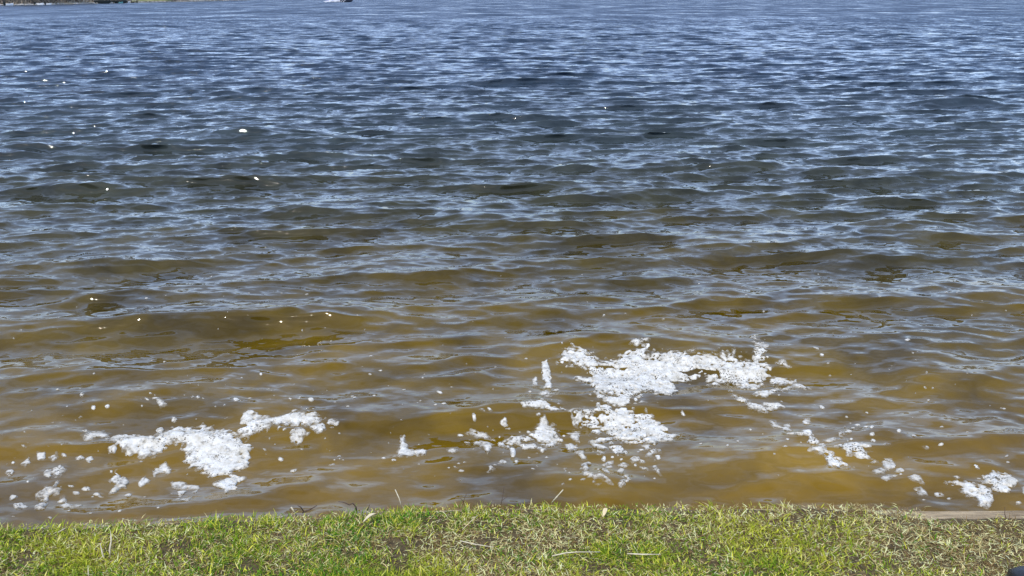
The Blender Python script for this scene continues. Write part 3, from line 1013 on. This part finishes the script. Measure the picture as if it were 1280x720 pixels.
def used(co, q, c):
    u, inv = np.unique(q, return_inverse=True)
    return co[u], inv.reshape(-1, 4), np.repeat(c[u][:, None], 3, 1)


def photo_size(mem):
    j, i = mem[:, 0], mem[:, 1]
    px, py = to_photo(FX0 + i * CELL, FY0 + j * CELL)
    return float(px.max() - px.min()), float(py.max() - py.min()), float(px.mean()), float(py.mean())


ORD = ['first', 'second', 'third', 'fourth', 'fifth', 'sixth', 'seventh', 'eighth', 'ninth', 'tenth', 'eleventh', 'twelfth', 'thirteenth', 'fourteenth',
       'fifteenth', 'sixteenth', 'seventeenth', 'eighteenth', 'nineteenth', 'twentieth']
WHERE = {'top': 'around the largest foam raft', 'mid': 'around the raft below the largest', 'midl': 'left of the middle raft',
         'trail': 'in the trail below the middle raft', 'topl': 'just left of the largest raft', 'right': 'in the slanting trail at right',
         'corner': 'by the bare board', 'left': 'around the long left raft', 'leftb': 'on brown water below the left raft',
         'leftu': 'on brown water above the left raft', 'lone': 'between the left and middle rafts', 'far': 'on open brown water'}
HEAD = {'top': 'largest white foam raft, wide with a hooked right end', 'mid': 'ragged white foam raft pierced by brown holes below the largest raft',
        'left': 'long bright white foam raft floating at the left near the grass', 'midl': 'lacy foam raft left of the middle one with a small hooked tail',
        'corner': 'speckled foam blob washing against the bare board at the right'}
by = {}
flecks = []
for mem in comps:
    w, h, mx, my = photo_size(mem)
    if len(mem) < 4: continue
    c = CL[np.bincount(owner[mem[:, 0], mem[:, 1]].clip(0)).argmax()]
    if max(w, h) >= 8 and len(mem) >= 18 and c != 'far': by.setdefault(c, []).append((len(mem), mx, my, w, h, mem))
    else: flecks.append(mem)
for c, lst in by.items():
    lst.sort(key=lambda t: -t[0])
    head = None
    if c in HEAD: head = lst.pop(0)
    big = sorted(lst[:20], key=lambda t: t[1])
    small = lst[20:]
    todo = []
    if head: todo.append((head, 'foam_raft', HEAD[c], None))
    for n, t in enumerate(big):
        shape = 'stretched' if t[3] > 3.2 * t[4] else ('upright' if t[4] > 1.1 * t[3] else 'rounded')
        if len(big) == 1: lb = '%s pale foam patch %s' % (shape, WHERE[c])
        else: lb = '%s foam patch, %s from left %s' % (shape, ORD[n], WHERE[c])
        todo.append((t, 'foam_patch', lb, 'foam patches ' + WHERE[c]))
    for t in small:
        todo.append((t, 'foam_patch', 'one of the smallest foam bits ' + WHERE[c], 'smallest foam bits ' + WHERE[c]))
    for t, nm, lb, g in todo:
        co, q, fc = used(*foam_geometry(t[5], 1.0 if t[0] > 400 else 0.55))
        x0, y0 = co[:, 0].mean(), co[:, 1].mean()
        co = co - np.array([x0, y0, 0])
        o = link(nm, np_mesh(nm, co, quads=q, color=fc), M['foam'], loc=(x0, y0, 0))
        tag(o, lb, 'foam', g)
if flecks:
    co, q, fc = used(*foam_geometry(np.concatenate(flecks), 0.5))
    tag(link('foam_flecks', np_mesh('foam_flecks', co, quads=q, color=fc), M['foam']), 'tiny pale bubbles strewn over the brown water', 'foam', kind='stuff')

# ------------------------------------------------------------------ grass
def grass_blades(n, seed):
    g = np.random.default_rng(seed)
    x = np.where(g.random(n) < 0.82, g.uniform(-2.1, 2.1, n), g.uniform(-3.8, 3.8, n))
    d = np.where(g.random(n) < 0.88, g.uniform(-0.026, 0.55, n), g.uniform(0.5, 1.9, n))
    y = edge_y(x) - 0.03 - d
    return x, y, d, g


def dryness(x, y):
    px, py = to_photo(x, y, TOP)
    f = fbm(x * 3.2, y * 4.5, 31, 4)
    dry = 0.10 + 1.5 * (f - 0.48)
    dry = dry + 0.65 * np.exp(-((px - 745) / 120) ** 2 - ((py - 675) / 22) ** 2)
    dry = dry + 0.75 / (1 + np.exp(-(px - 1050) / 50)) + 0.16 * np.exp(-((px - 640) / 260) ** 2)
    dry = dry + 0.22 * np.exp(-((px - 190) / 60) ** 2 - ((py - 665) / 14) ** 2)
    dry = dry + 0.18 * np.exp(-((py - 645) / 10) ** 2) * (px > 350)
    return dry


def build_grass(n, seed):
    x, y, d, g = grass_blades(n, seed)
    # tufts: pull some blades to clump centres
    cxn = fbm(x * 18, y * 18, 41, 2)
    dry = dryness(x, y)
    px, _ = to_photo(x, y, TOP)
    lipn = 0.035 + 0.05 * fbm(x * 7, x * 0 + 2, 71, 3)
    gap = (d < 0.05 * fbm(x * 12, x * 0 + 5, 91, 3) - 0.02) & (px < 1100)
    bare = np.clip((px - 1120) / 50, 0, 1) * 1.2 / (1 + np.exp((d - lipn) / 0.007))      # board left bare at the right
    bare = np.maximum(bare, 0.8 * np.clip((px - 1000) / 90, 0, 1) / (1 + np.exp((d - lipn * 0.45) / 0.008)))
    thinn = 0.3 * np.clip(dry - 0.3, 0, 1) + 0.35 * (cxn < 0.42) + 0.4 * (fbm(x * 8, y * 9, 97, 3) > 0.68)
    keep = g.random(n) > np.maximum(np.maximum(bare * 1.1, thinn), 0.75 * gap)
    x, y, d, dry, cxn = x[keep], y[keep], d[keep], dry[keep], cxn[keep]
    n = len(x)
    isdry = g.random(n) < np.clip(dry, 0.06, 0.85)
    L = g.uniform(0.012, 0.029, n) * (0.6 + 0.9 * cxn)
    tall = g.random(n) < 0.035
    L = np.where(tall, L * 1.6, L)
    L = np.where(isdry, L * 0.95, L)
    W = g.uniform(0.0015, 0.0036, n)
    pxk, _ = to_photo(x, y, TOP)
    broad = (g.random(n) < 0.10 + 0.14 * np.clip((520 - pxk) / 300, 0, 1)) & ~isdry & (fbm(x * 6, y * 6, 95, 2) > 0.45)   # low broad-leaved weeds
    W = np.where(broad, g.uniform(0.004, 0.0075, n), W)
    L = np.where(broad, g.uniform(0.008, 0.014, n), L)
    az = g.uniform(0, 2 * math.pi, n)
    # near the rim the blades hang out over the board
    rim = np.exp(-(d / 0.035) ** 2)
    L = L * (1 + rim * 0.6 * np.clip(vnoise(x * 9, x * 0 + 3, 61) * 2 - 1.2, -0.6, 1))
    az = np.where(g.random(n) < rim * 0.6, math.pi / 2 + g.normal(0, 0.7, n), az)
    thatch = g.random(n) < np.clip(0.08 + 0.5 * dry, 0.05, 0.5)          # dead blades lying flat on the soil
    isdry |= thatch
    lean = np.clip(thatch * 0.6 + g.normal(0.95, 0.35, n) + isdry * 0.35 + rim * 0.15, 0.05, 1.45)
    bend = g.uniform(0.1, 0.9, n)
    twist = g.uniform(0, 2 * math.pi, n)
    z0 = bank_z(x, y) - 0.003 + g.uniform(0, 0.008, n)
    dirx, diry = np.cos(az), np.sin(az)
    wxv, wyv = np.cos(twist), np.sin(twist)
    segs = [0, 0.5, 1.0]
    V = []
    cx_, cy_, cz_ = x.copy(), y.copy(), z0.copy()
    prev = 0
    for k, s in enumerate(segs):
        if k:
            a = np.clip(lean + bend * (s - 0.5), 0.0, 1.75)
            st = (s - prev) * L
            cx_ = cx_ + dirx * np.sin(a) * st
            cy_ = cy_ + diry * np.sin(a) * st
            cz_ = np.maximum(cz_ + np.cos(a) * st, np.where(d < 0.0, -1, z0 - 0.002))
        prev = s
        w = W * (1.0, 0.85, 0)[k] * 0.5
        if k < 2:
            V.append(np.stack([cx_ - wxv * w, cy_ - wyv * w, cz_], 1))
            V.append(np.stack([cx_ + wxv * w, cy_ + wyv * w, cz_], 1))
        else:
            V.append(np.stack([cx_, cy_, cz_], 1))
    co = np.stack(V, 1).reshape(-1, 3)
    base = np.arange(n)[:, None] * 5
    quads = base + np.array([[0, 1, 3, 2]])
    tris = base + np.array([[2, 3, 4]])
    # colours: fresh green, yellow-green, straw, brown
    r = g.random(n)[:, None]
    hue = np.clip(fbm(x * 4, y * 5, 51, 4)[:, None] * 2.4 - 0.7, 0, 1)
    green = np.array([0.065, 0.18, 0.006]) * (1 - hue) + np.array([0.27, 0.30, 0.020]) * hue
    lime = np.array([0.46, 0.46, 0.045])
    straw = np.array([0.70, 0.59, 0.27])
    brown = np.array([0.20, 0.13, 0.05])
    c = np.where(r < 0.62, green, np.where(r < 0.9, lime, np.array([0.56, 0.51, 0.14])))
    c = np.where(isdry[:, None], np.where(g.random(n)[:, None] < np.where(thatch, 0.22, 0.62)[:, None], straw, brown), c)
    c = np.minimum(c * g.uniform(0.6, 1.6, n)[:, None], 0.75)
    cc = np.repeat(c[:, None, :], 5, 1)
    return co, quads, tris, cc.reshape(-1, 3)


co, q, t, cc = build_grass(250000, 77)
grass = link('lawn_grass', np_mesh('lawn_grass', co, tris=t, quads=q, color=cc), M['grass'])
tag(grass, 'short sunlit green and straw coloured lawn grass along the bank', 'grass', kind='stuff')


# ------------------------------------------------------------------ stalks, twigs and the shoe on the bank
def on_bank(px, py):
    x, y = ground_at(px, py, TOP + 0.02)
    return float(x), float(y)


def stalk(name, label, cat, pts, rad, mat, group=None, side=None):
    """thin stalk through photo points given with a height above the wall top"""
    P = []
    for px, py, h in pts:
        x, y = ground_at(px, py, TOP + h)
        P.append((float(x), float(y), TOP + h))
    o0 = P[0]
    rad = [r * 0.72 for r in rad]
    mb = MB().tube([(a - o0[0], b - o0[1], c - o0[2]) for a, b, c in P], rad, 6)
    if side:
        Q = []
        for px, py, h in side:
            x, y = ground_at(px, py, TOP + h)
            Q.append((float(x) - o0[0], float(y) - o0[1], TOP + h - o0[2]))
        root = empty(name, o0)
        tag(root, label, cat, group)
        mb.build('stem', M[mat], root, True)
        MB().tube(Q, [r * 0.8 for r in (rad if hasattr(rad, '__len__') else [rad] * len(Q))][:len(Q)], 5).build('side_shoot', M[mat], root, True)
        return root
    return tag(mb.build(name, M[mat], None, True, o0), label, cat, group)


G = 'dry stalks and twigs in the grass'
stalk('dry_stalk', 'pale bleached stalk leaning out over the water at the centre', 'stalk', [(690, 628, 0.02), (696, 621, 0.04), (704, 612, 0.06)], [0.0032, 0.0030, 0.0026], 'pale_straw', G)
stalk('dry_stalk', 'long straw stalk lying flat in grass left of centre', 'stalk', [(575, 676, 0.045), (592, 680, 0.047), (617, 684, 0.045)], [0.0024, 0.0024, 0.0018], 'pale_straw', G)
stalk('dry_stalk', 'straw stalk lying across the brown patch of grass', 'stalk', [(690, 695, 0.045), (708, 691, 0.05), (724, 690, 0.05), (750, 690, 0.044)], [0.0028, 0.0028, 0.0022, 0.0018], 'pale_straw', G)
stalk('dry_stalk', 'short straw stalk lying flat right of the brown patch', 'stalk', [(784, 692, 0.047), (802, 693, 0.05), (826, 693, 0.045)], [0.0025, 0.0032, 0.0018], 'pale_straw', G)
stalk('dry_stalk', 'slanting straw stalk above the lying one left of centre', 'stalk', [(578, 662, 0.03), (586, 654, 0.045), (597, 644, 0.05)], [0.002, 0.002, 0.0014], 'straw', G)
stalk('dry_stalk', 'thin pale stalk curling up at the water edge left of centre', 'stalk', [(502, 634, 0.02), (499, 623, 0.05), (494, 612, 0.065)], [0.0018, 0.0022, 0.0026], 'pale_straw', G)
stalk('bleached_blade', 'tall cream coloured dead blade standing at the far left', 'blade', [(138, 697, 0.02), (137, 688, 0.04), (139, 676, 0.06), (138, 664, 0.08)], [0.0035, 0.0038, 0.0032, 0.0012], 'pale_straw', G)
stalk('bleached_blade', 'shorter cream dead blade leaning left beside the tall one', 'blade', [(131, 702, 0.02), (128, 692, 0.04), (125, 679, 0.06)], [0.004, 0.0036, 0.0010], 'pale_straw', G)
stalk('bleached_blade', 'thin cream blade at the bottom edge below the leaning pair', 'blade', [(110, 730, 0.02), (110.5, 718, 0.04), (110, 707, 0.06)], [0.003, 0.003, 0.001], 'pale_straw', G)
stalk('bleached_blade', 'small pale blade lying at the water edge at far left', 'blade', [(72, 666, 0.03), (82, 660, 0.04)], [0.0035, 0.002], 'pale_straw', G)
stalk('dark_twig', 'dark forked twig at the water edge beside a pale nub', 'twig', [(378, 641, 0.025), (387, 637, 0.045), (396, 632, 0.06)], [0.003, 0.0035, 0.002], 'twig', G, [(380, 640, 0.028), (376, 634, 0.05), (372, 632, 0.06)])
stalk('pale_twig', 'pale twig nub sticking up left of the dark forked twig', 'twig', [(371, 645, 0.015), (368, 640, 0.035), (364, 634, 0.055)], [0.003, 0.003, 0.0036], 'pale_straw', G)
stalk('dark_twig', 'dark crooked twig bending over the water right of the forked one', 'twig', [(446, 641, 0.015), (445, 634, 0.04), (441, 629, 0.055), (437, 631, 0.055), (430, 628, 0.06), (423, 627, 0.06)], [0.0032, 0.0036, 0.003, 0.003, 0.0022, 0.0016], 'twig', G)
stalk('dark_twig', 'tiny dark upright twig between crooked twig and thin stalk', 'twig', [(459, 638, 0.02), (462, 631, 0.05)], [0.0022, 0.0016], 'twig', G)
stalk('dark_twig', 'spindly dark seed stem at the water edge left of centre', 'twig', [(578, 632, 0.02), (580, 625, 0.045), (583, 617, 0.07)], [0.0014, 0.0012, 0.001], 'twig', G, [(579, 627, 0.035), (575, 622, 0.055)])
stalk('dark_twig', 'spindly dark seed stem right of its twin at the edge', 'twig', [(626, 632, 0.02), (628, 622, 0.05), (630, 608, 0.09)], [0.0014, 0.0012, 0.0009], 'twig', G, [(627, 626, 0.04), (635, 620, 0.06)])
stalk('dark_twig', 'thin brown stem rising beside the bare board at the right', 'twig', [(1259, 652, 0.012), (1256, 643, 0.04), (1256, 634, 0.07)], [0.0018, 0.0016, 0.0012], 'twig', G)


def dry_leaf(name, label, px, py, L, W, az, tilt, mat):
    x, y = on_bank(px, py)
    n = 7
    v, f = [], []
    for zoff in (0.0, -0.0008):
        for i in range(n):
            t = i / (n - 1)
            w = W * math.sin(math.pi * min(1, 0.08 + t * 0.92)) ** 0.8 * 0.5
            up = 0.012 * math.sin(t * 2.6)
            for s, cu in ((-1, 0.004), (0, -0.001), (1, 0.004)):
                lx, ly, lz = (t - 0.5) * L, s * w, up + cu + zoff
                v.append((lx * math.cos(az) - ly * math.sin(az), lx * math.sin(az) + ly * math.cos(az), lz + lx * tilt))
    for k in (0, 1):
        b = k * n * 3
        for i in range(n - 1):
            for s in (0, 1):
                a = b + i * 3 + s
                q = (a, a + 3, a + 4, a + 1)
                f.append(q if k else q[::-1])
    return tag(MB().add(v, f).build(name, M[mat], None, True, (x, y, TOP + 0.04)), label, 'leaf')


dry_leaf('dry_leaf', 'curled pale dry leaf at the grass edge beside the crooked twig', 463, 656, 0.045, 0.013, 0.5, 0.2, 'pale_straw')
dry_leaf('dry_leaf', 'small cream dry leaf in the grass below the leaning stalk', 756, 649, 0.03, 0.014, 1.1, 0.2, 'straw')

# dark shoe whose toe shows in the corner
sx, sy = ground_at(1258, 712, TOP + 0.06)
shoe = empty('black_shoe', (float(sx) + 0.005, float(sy) - 0.005, TOP + 0.018), R(28))
tag(shoe, 'rounded black shoe tip with grey rim in the bottom right corner', 'shoe')


def shoe_rings(z_scale, grow, base):
    rings = []
    for t in np.linspace(0, 1, 16):
        y = -0.28 * t + 0.0                      # toe at y = 0, heel at -0.28
        wid = 0.052 * min(1.0, (max(t, 0.004) / 0.22) ** 0.5) * (1.0 - 0.28 * math.exp(-((t - 0.62) / 0.2) ** 2)) * (1.0 if t < 0.9 else max(0.35, 1 - ((t - 0.9) / 0.1) ** 2 * 0.6))
        hgt = z_scale * (0.03 + 0.035 * min(1, (t / 0.18)) ** 0.6 + (0.05 * min(1, max(0, (t - 0.3) / 0.35))))
        wid += grow
        ring = []
        for k in range(14):
            a = 2 * math.pi * k / 14
            cx_, cz_ = math.cos(a), math.sin(a)
            ring.append((wid * math.copysign(abs(cx_) ** 0.7, cx_), y, base + hgt * 0.5 + hgt * 0.5 * math.copysign(abs(cz_) ** 0.6, cz_)))
        rings.append(ring)
    return rings


MB().loft(shoe_rings(1.0, 0, 0.018)).build('upper', M['black'], shoe, True)
sole = []
for r in shoe_rings(0.0, 0.004, 0):
    sole.append([(p[0], p[1] + 0.004, 0.0 if math.sin(2 * math.pi * k / 14) < 0 else 0.024) for k, p in enumerate(r)])
MB().loft(sole).build('sole', M['sole'], shoe, True)
MB().tube([(-0.03, -0.10, 0.083), (0, -0.095, 0.093), (0.03, -0.10, 0.083)], 0.004, 6).build('lace', M['sole'], shoe, True)
MB().tube([(-0.03, -0.125, 0.096), (0, -0.12, 0.107), (0.03, -0.125, 0.096)], 0.004, 6).build('lace', M['sole'], shoe, True)

# ------------------------------------------------------------------ far shore
SHORE_PX = [(-900, 14), (-400, 11), (-120, 8.2), (0, 7.2), (60, 6.2), (100, 5.2), (160, 3.8), (220, 2.4), (270, 1.4), (310, 0.2), (350, -1.5), (400, -3.2)]
shx, shy = ground_at([p[0] for p in SHORE_PX], [p[1] for p in SHORE_PX])
# a strip of land rising from the waterline
lv, lq = [], []
prof = [(0, -0.6), (0.01, 0.12), (4, 0.5), (14, 1.6), (40, 5), (110, 11), (260, 16)]
for i in range(len(shx)):
    d = np.array([shx[i], shy[i]]); d = d / np.linalg.norm(d)
    for off, z in prof:
        p = np.array([shx[i], shy[i]]) + d * off
        lv.append((p[0], p[1], z + (0.3 * math.sin(i * 2.1 + off) if off > 3 else 0)))
k = len(prof)
for i in range(len(shx) - 1):
    for j in range(k - 1):
        lq.append((i * k + j, (i + 1) * k + j, (i + 1) * k + j + 1, i * k + j + 1))
land = MB().add(lv, lq).build('far_shore', M['shore'], None, True)
tag(land, kind='structure')


def shore_point(px, back=0.0):
    """waterline point behind a photo column, moved inland by back metres"""
    p = np.interp(px, [s[0] for s in SHORE_PX], [s[1] for s in SHORE_PX])
    x, y = ground_at(px, p)
    d = np.array([float(x), float(y)]); n = d / np.linalg.norm(d)
    q = d + n * back
    z = float(np.interp(back, [a for a, _ in prof], [b for _, b in prof]))
    return float(q[0]), float(q[1]), z


# lawn behind the water towards the point
mbv, mbf = [], []
cols_l = np.linspace(165, 215, 6)
for c_ in cols_l:
    for b_ in (0.6, 3.8, 13.5):
        x, y, z = shore_point(c_, b_)
        mbv.append((x, y, z + 0.12 + (0.25 if b_ > 3 else 0)))
for i in range(5):
    for j in range(2):
        mbf.append((i * 3 + j, i * 3 + 3 + j, i * 3 + 4 + j, i * 3 + 1 + j))
tag(MB().add(mbv, mbf).build('far_lawn', M['lawn'], None, True), kind='structure')


# bare trees
def bare_tree_meshes(seed, H):
    r_ = random.Random(seed)
    tk = MB()
    tk.tube([(0, 0, -0.4), (0.05, 0, H * 0.2), (-0.05, 0.08, H * 0.45), (0.1, 0, H * 0.75)], [0.22, 0.18, 0.13, 0.05], 7)
    cr = MB()
    ends = []
    for i in range(11):
        a = r_.uniform(0, 6.28); z = H * r_.uniform(0.22, 0.72); l = H * r_.uniform(0.2, 0.38) * (1.15 - z / H * 0.5)
        p0 = (0, 0.05, z); p1 = (math.cos(a) * l * 0.5, math.sin(a) * l * 0.5, z + l * 0.35); p2 = (math.cos(a) * l * 0.8, math.sin(a) * l * 0.8, z + l * 0.95)
        tk.tube([p0, p1, p2], [0.08, 0.05, 0.02], 5)
        ends += [p1, p2]
    ends.append((0.1, 0, H * 0.8))
    tris_v, tris_f = [], []
    for e in ends:
        for _ in range(46):
            d = np.array([r_.gauss(0, 1), r_.gauss(0, 1), r_.gauss(0.5, 0.9)]); d /= np.linalg.norm(d)
            l = H * r_.uniform(0.05, 0.14)
            s = np.array(e) + 0.25 * np.array([r_.gauss(0, 1), r_.gauss(0, 1), r_.gauss(0, 1)])
            t_ = s + d * l
            w = np.cross(d, (0.3, 0.9, 0.2)) * 0.022
            b = len(tris_v)
            tris_v += [s - w, s + w, t_]
            tris_f.append((b, b + 1, b + 2))
    cr.add(tris_v, tris_f)
    return tk.mesh('trunk', True), cr.mesh('crown')


kinds = [bare_tree_meshes(3, 9), bare_tree_meshes(5, 11), bare_tree_meshes(9, 7.5)]
tree_cols = [5, 21, 29, 34, 40, 56, 66, 72, 79, 88, 96, 104, 115, 139, 206, 244, 253, 262, 272, 282]
for n, pxl in enumerate(tree_cols):
    back = [3.0, 6.5, 4.2, 9.0, 2.6][n % 5]
    x, y, z = shore_point(pxl, back)
    root = empty('bare_tree', (x, y, z), n * 1.3)
    sc_ = 0.85 + 0.3 * ((n * 37) % 10) / 10
    root.scale = (sc_, sc_, sc_)
    tag(root, 'leafless grey brown tree on the far shore, %s from the left' % ORD[n], 'tree', 'bare trees on the far shore')
    tk, cr = kinds[n % 3]
    link('trunk', tk, M['bark'], root)
    link('crown', cr, M['twigs'], root)

# brush and rocks along the waterline, too small to count
bv, bf = [], []
g = np.random.default_rng(5)
for i in range(5200):
    pxl = g.uniform(-160, 300)
    if 163 < pxl < 214 and g.random() < 0.9: continue
    if 108 < pxl < 162 and g.random() < 0.45: continue
    x, y, z = shore_point(pxl, g.uniform(0.8, 14))
    h = g.uniform(0.25, 1.0); w = g.uniform(0.06, 0.25); a = g.uniform(0, 3.14)
    b = len(bv)
    lx = g.normal(0, 0.3)
    bv += [(x - w * math.cos(a), y - w * math.sin(a), z - 0.1), (x + w * math.cos(a), y + w * math.sin(a), z - 0.1), (x + lx, y + g.normal(0, 0.3), z + h)]
    bf.append((b, b + 1, b + 2))
tag(MB().add(bv, bf).build('shore_brush', M['brush']), 'dry grey brown brush along the far left shore', 'brush', kind='stuff')
rv = MB()
for i in range(420):
    pxl = g.uniform(-160, 300)
    x, y, z = shore_point(pxl, g.uniform(-0.2, 0.7))
    s = g.uniform(0.12, 0.34)
    rings = []
    for zz, rr in ((-0.2, 0.9), (0.15, 1.0), (0.5, 0.75), (0.65, 0.35)):
        rings.append([(x + s * rr * math.cos(t) * g.uniform(.8, 1.2), y + s * rr * math.sin(t) * g.uniform(.8, 1.2), 0.05 + s * zz) for t in np.linspace(0, 6.28, 7)[:-1]])
    rv.loft(rings)
tag(rv.build('shore_rocks', M['rock']), 'pale grey rocks edging the far shore waterline', 'rocks', kind='stuff')


# houses
def house(px, back, w, dpt, h, label, mat='siding'):
    x, y, z = shore_point(px, back)
    root = empty('lake_house', (x, y, z - 0.3), -math.atan2(x, y))
    tag(root, label, 'house', 'houses on the far shore')
    MB().box(-w / 2, w / 2, 0, dpt, 0, h).build('wall', M[mat], root)
    MB().box(-w / 2 - 0.1, w / 2 + 0.1, -0.1, dpt + 0.1, -0.3, 0.35).build('foundation', M['rock'], root)
    rf = MB().add([(-w / 2 - .4, -.4, h - .05), (w / 2 + .4, -.4, h - .05), (w / 2 + .4, dpt + .4, h - .05), (-w / 2 - .4, dpt + .4, h - .05), (-w / 2 - .4, dpt / 2, h + dpt * .4), (w / 2 + .4, dpt / 2, h + dpt * .4)],
                  [(0, 1, 5, 4), (2, 3, 4, 5), (0, 4, 3), (1, 2, 5), (3, 2, 1, 0)]).build('roof', M['roof'], root)
    MB().box(w * .2, w * .2 + .7, dpt * .45, dpt * .45 + .7, h + dpt * .25, h + dpt * .4 + 1.0).build('chimney', M['rock'], rf)
    dr = MB().box(-.45, .45, -.06, 0.02, 0.36, 2.4).build('door', M['roof'], root)
    MB().box(.28, .36, -.1, -.06, 1.3, 1.4).build('handle', M['white'], dr)
    for xx in (-w * .32, w * .32):
        for zz in ((1.0,) if h < 4 else (1.0, 3.7)):
            wd = MB().box(xx - .6, xx + .6, -.05, 0.02, zz, zz + 1.3).build('window', M['white'], root)
            MB().box(xx - .5, xx - .03, -.07, -.05, zz + .1, zz + 1.2).build('pane', M['glass'], wd)
            MB().box(xx + .03, xx + .5, -.07, -.05, zz + .1, zz + 1.2).build('pane', M['glass'], wd)
    return root


house(13, 16, 8, 7, 5.4, 'pale house on the far shore behind the leftmost white boat')
house(56, 20, 9, 7, 5.4, 'pale house on the far shore behind the two middle white boats')
house(205, 26, 10, 7, 3.2, 'low pale house behind the yellow green lawn on the far shore', 'white')


# moored boats, dinghies, dock, shed on the far shore
def boat_rings(L, B, D):
    rings = []
    for t in np.linspace(0, 1, 11):
        x = (t - 0.5) * L
        wf = (1 - max(0, (t - 0.45) / 0.55) ** 2.2) * (0.86 + 0.14 * min(1, t / 0.3))
        wf = max(wf, 0.03)
        sheer = D * (1 + 0.25 * t * t)
        keel = 0.0 + D * 0.55 * max(0, (t - 0.7) / 0.3) ** 2
        b = B / 2 * wf
        rings.append([(x, -b, sheer), (x, -b * 0.92, D * 0.45 + keel * 0.4), (x, -b * 0.45, keel + 0.05), (x, 0, keel), (x, b * 0.45, keel + 0.05), (x, b * 0.92, D * 0.45 + keel * 0.4), (x, b, sheer), (x, b * 0.6, sheer + 0.02), (x, -b * 0.6, sheer + 0.02)])
    return rings


def small_boat(px, back, L, label, hull='white', cover=None, rz=0.0):
    x, y, z = shore_point(px, back)
    root = empty('moored_boat', (x, y, -0.12 if back < 0 else z), -math.atan2(x, y) + rz)
    tag(root, label, 'boat', 'boats along the far shore')
    root.scale = (1, 1, min(1.0, 0.35 + 0.25 * L))
    MB().loft(boat_rings(L, L * 0.36, 0.6)).build('hull', M[hull], root, False)
    if cover: MB().loft([[(p[0] * 0.96, p[1] * 0.9, 0.62 + 0.45 * max(0, 1 - (p[1] / (L * 0.2)) ** 2) * (1 - abs(p[0]) / L * 1.3)) for p in (r[0], r[8], r[7], r[6])] for r in boat_rings(L, L * 0.36, 0.6)], False).build('cover', M[cover], root, True)
    else:
        MB().box(-L * .28, -L * .2, -L * .12, L * .12, 0.62, 0.8, .02).build('seat', M['dock'], root)
        MB().box(L * .02, L * .08, -L * .12, L * .12, 0.64, 0.95, .02).build('windscreen', M['glass'], root)
    ob = MB().box(-L * .5 - .25, -L * .5 - .02, -.15, .15, 0.35, 1.0, .04).build('outboard_motor', M['dark_cover'], root)
    MB().box(-L * .5 - .2, -L * .5 - .08, -.05, .05, -0.3, 0.35).build('motor_leg', M['dark_cover'], ob)
    return root


small_boat(12, -1.2, 1.3, 'white boat at the waterline, leftmost on the far shore', rz=0.5)
small_boat(50, -0.8, 1.1, 'left one of the two white boats before the middle house', rz=-0.2)
small_boat(61, -0.6, 0.9, 'right one of the two white boats before the middle house', rz=0.3)
small_boat(128, -1.0, 3.0, 'black covered boat left of the dock on the far shore', 'dark_cover', 'dark_cover', rz=0.05)
small_boat(147, -1.0, 3.4, 'longer black covered boat beside the dock on the far shore', 'dark_cover', 'dark_cover', rz=-0.06)
small_boat(151, -3.4, 0.9, 'tiny teal and white boat in front of the black boat', 'teal', rz=0.3)
small_boat(161, -1.6, 1.2, 'white boat just right of the black boats on the far shore', rz=1.1)

x, y, z = shore_point(168, -0.5)
dock = empty('wooden_dock', (x, y, 0), -math.atan2(x, y))
tag(dock, 'grey wooden dock with posts right of the black boats', 'dock')
for i in range(10):
    MB().box(-0.6, 0.6, -4 + i * 0.42, -4 + i * 0.42 + 0.39, 0.42, 0.48).build('plank', M['dock'], dock)
for xx in (-0.52, 0.52):
    for yy in (-3.8, -1.8, 0.0):
        MB().tube([(xx, yy, -0.6), (xx, yy, 0.9)], 0.07, 6).build('post', M['dark_cover'], dock)

# ------------------------------------------------------------------ speeding boat with its wake
bxp, byp = ground_at(433, 2.6)
mb_root = empty('speed_boat', (float(bxp), float(byp), -0.05), R(2))
tag(mb_root, 'small dark speedboat throwing a white wake far out on the lake', 'boat')
Lb = 3.0
MB().loft(boat_rings(Lb, 1.3, 0.62)).build('hull', M['navy'], mb_root)
MB().box(-0.3, 0.6, -0.4, 0.4, 0.64, 0.78, 0.03).build('deck_console', M['white'], mb_root)
MB().add([(0.5, -0.42, 0.78), (0.5, 0.42, 0.78), (0.3, 0.38, 1.12), (0.3, -0.38, 1.12), (0.47, -0.42, 0.78), (0.47, 0.42, 0.78), (0.27, 0.38, 1.12), (0.27, -0.38, 1.12)],
         [(0, 1, 2, 3), (7, 6, 5, 4), (0, 4, 5, 1), (3, 2, 6, 7), (1, 5, 6, 2), (0, 3, 7, 4)]).build('windscreen', M['glass'], mb_root)
ob = MB().box(-1.78, -1.5, -0.16, 0.16, 0.35, 1.05, 0.04).build('outboard_motor', M['dark_cover'], mb_root)
MB().box(-1.72, -1.58, -0.05, 0.05, -0.3, 0.35).build('motor_leg', M['dark_cover'], ob)
wv, wf = [], []
g = np.random.default_rng(15)
for i in range(2600):
    t = g.random() ** 0.8
    x = float(bxp) + 0.3 - 5.2 * t
    hh = (0.75 * (1 - t) + 0.06) * g.random()
    y = float(byp) + g.normal(0, 0.35 + 0.3 * t)
    s = g.uniform(0.03, 0.10)
    b = len(wv)
    p = np.array([x, y, 0.05 + hh])
    for _ in range(4): wv.append(p + g.normal(0, s, 3))
    wf += [(b, b + 1, b + 2), (b, b + 2, b + 3), (b, b + 3, b + 1), (b + 1, b + 3, b + 2)]
tag(MB().add(wv, wf).build('boat_wake', M['spray']), 'white spray and wake trailing left behind the speedboat', 'wake', kind='stuff')
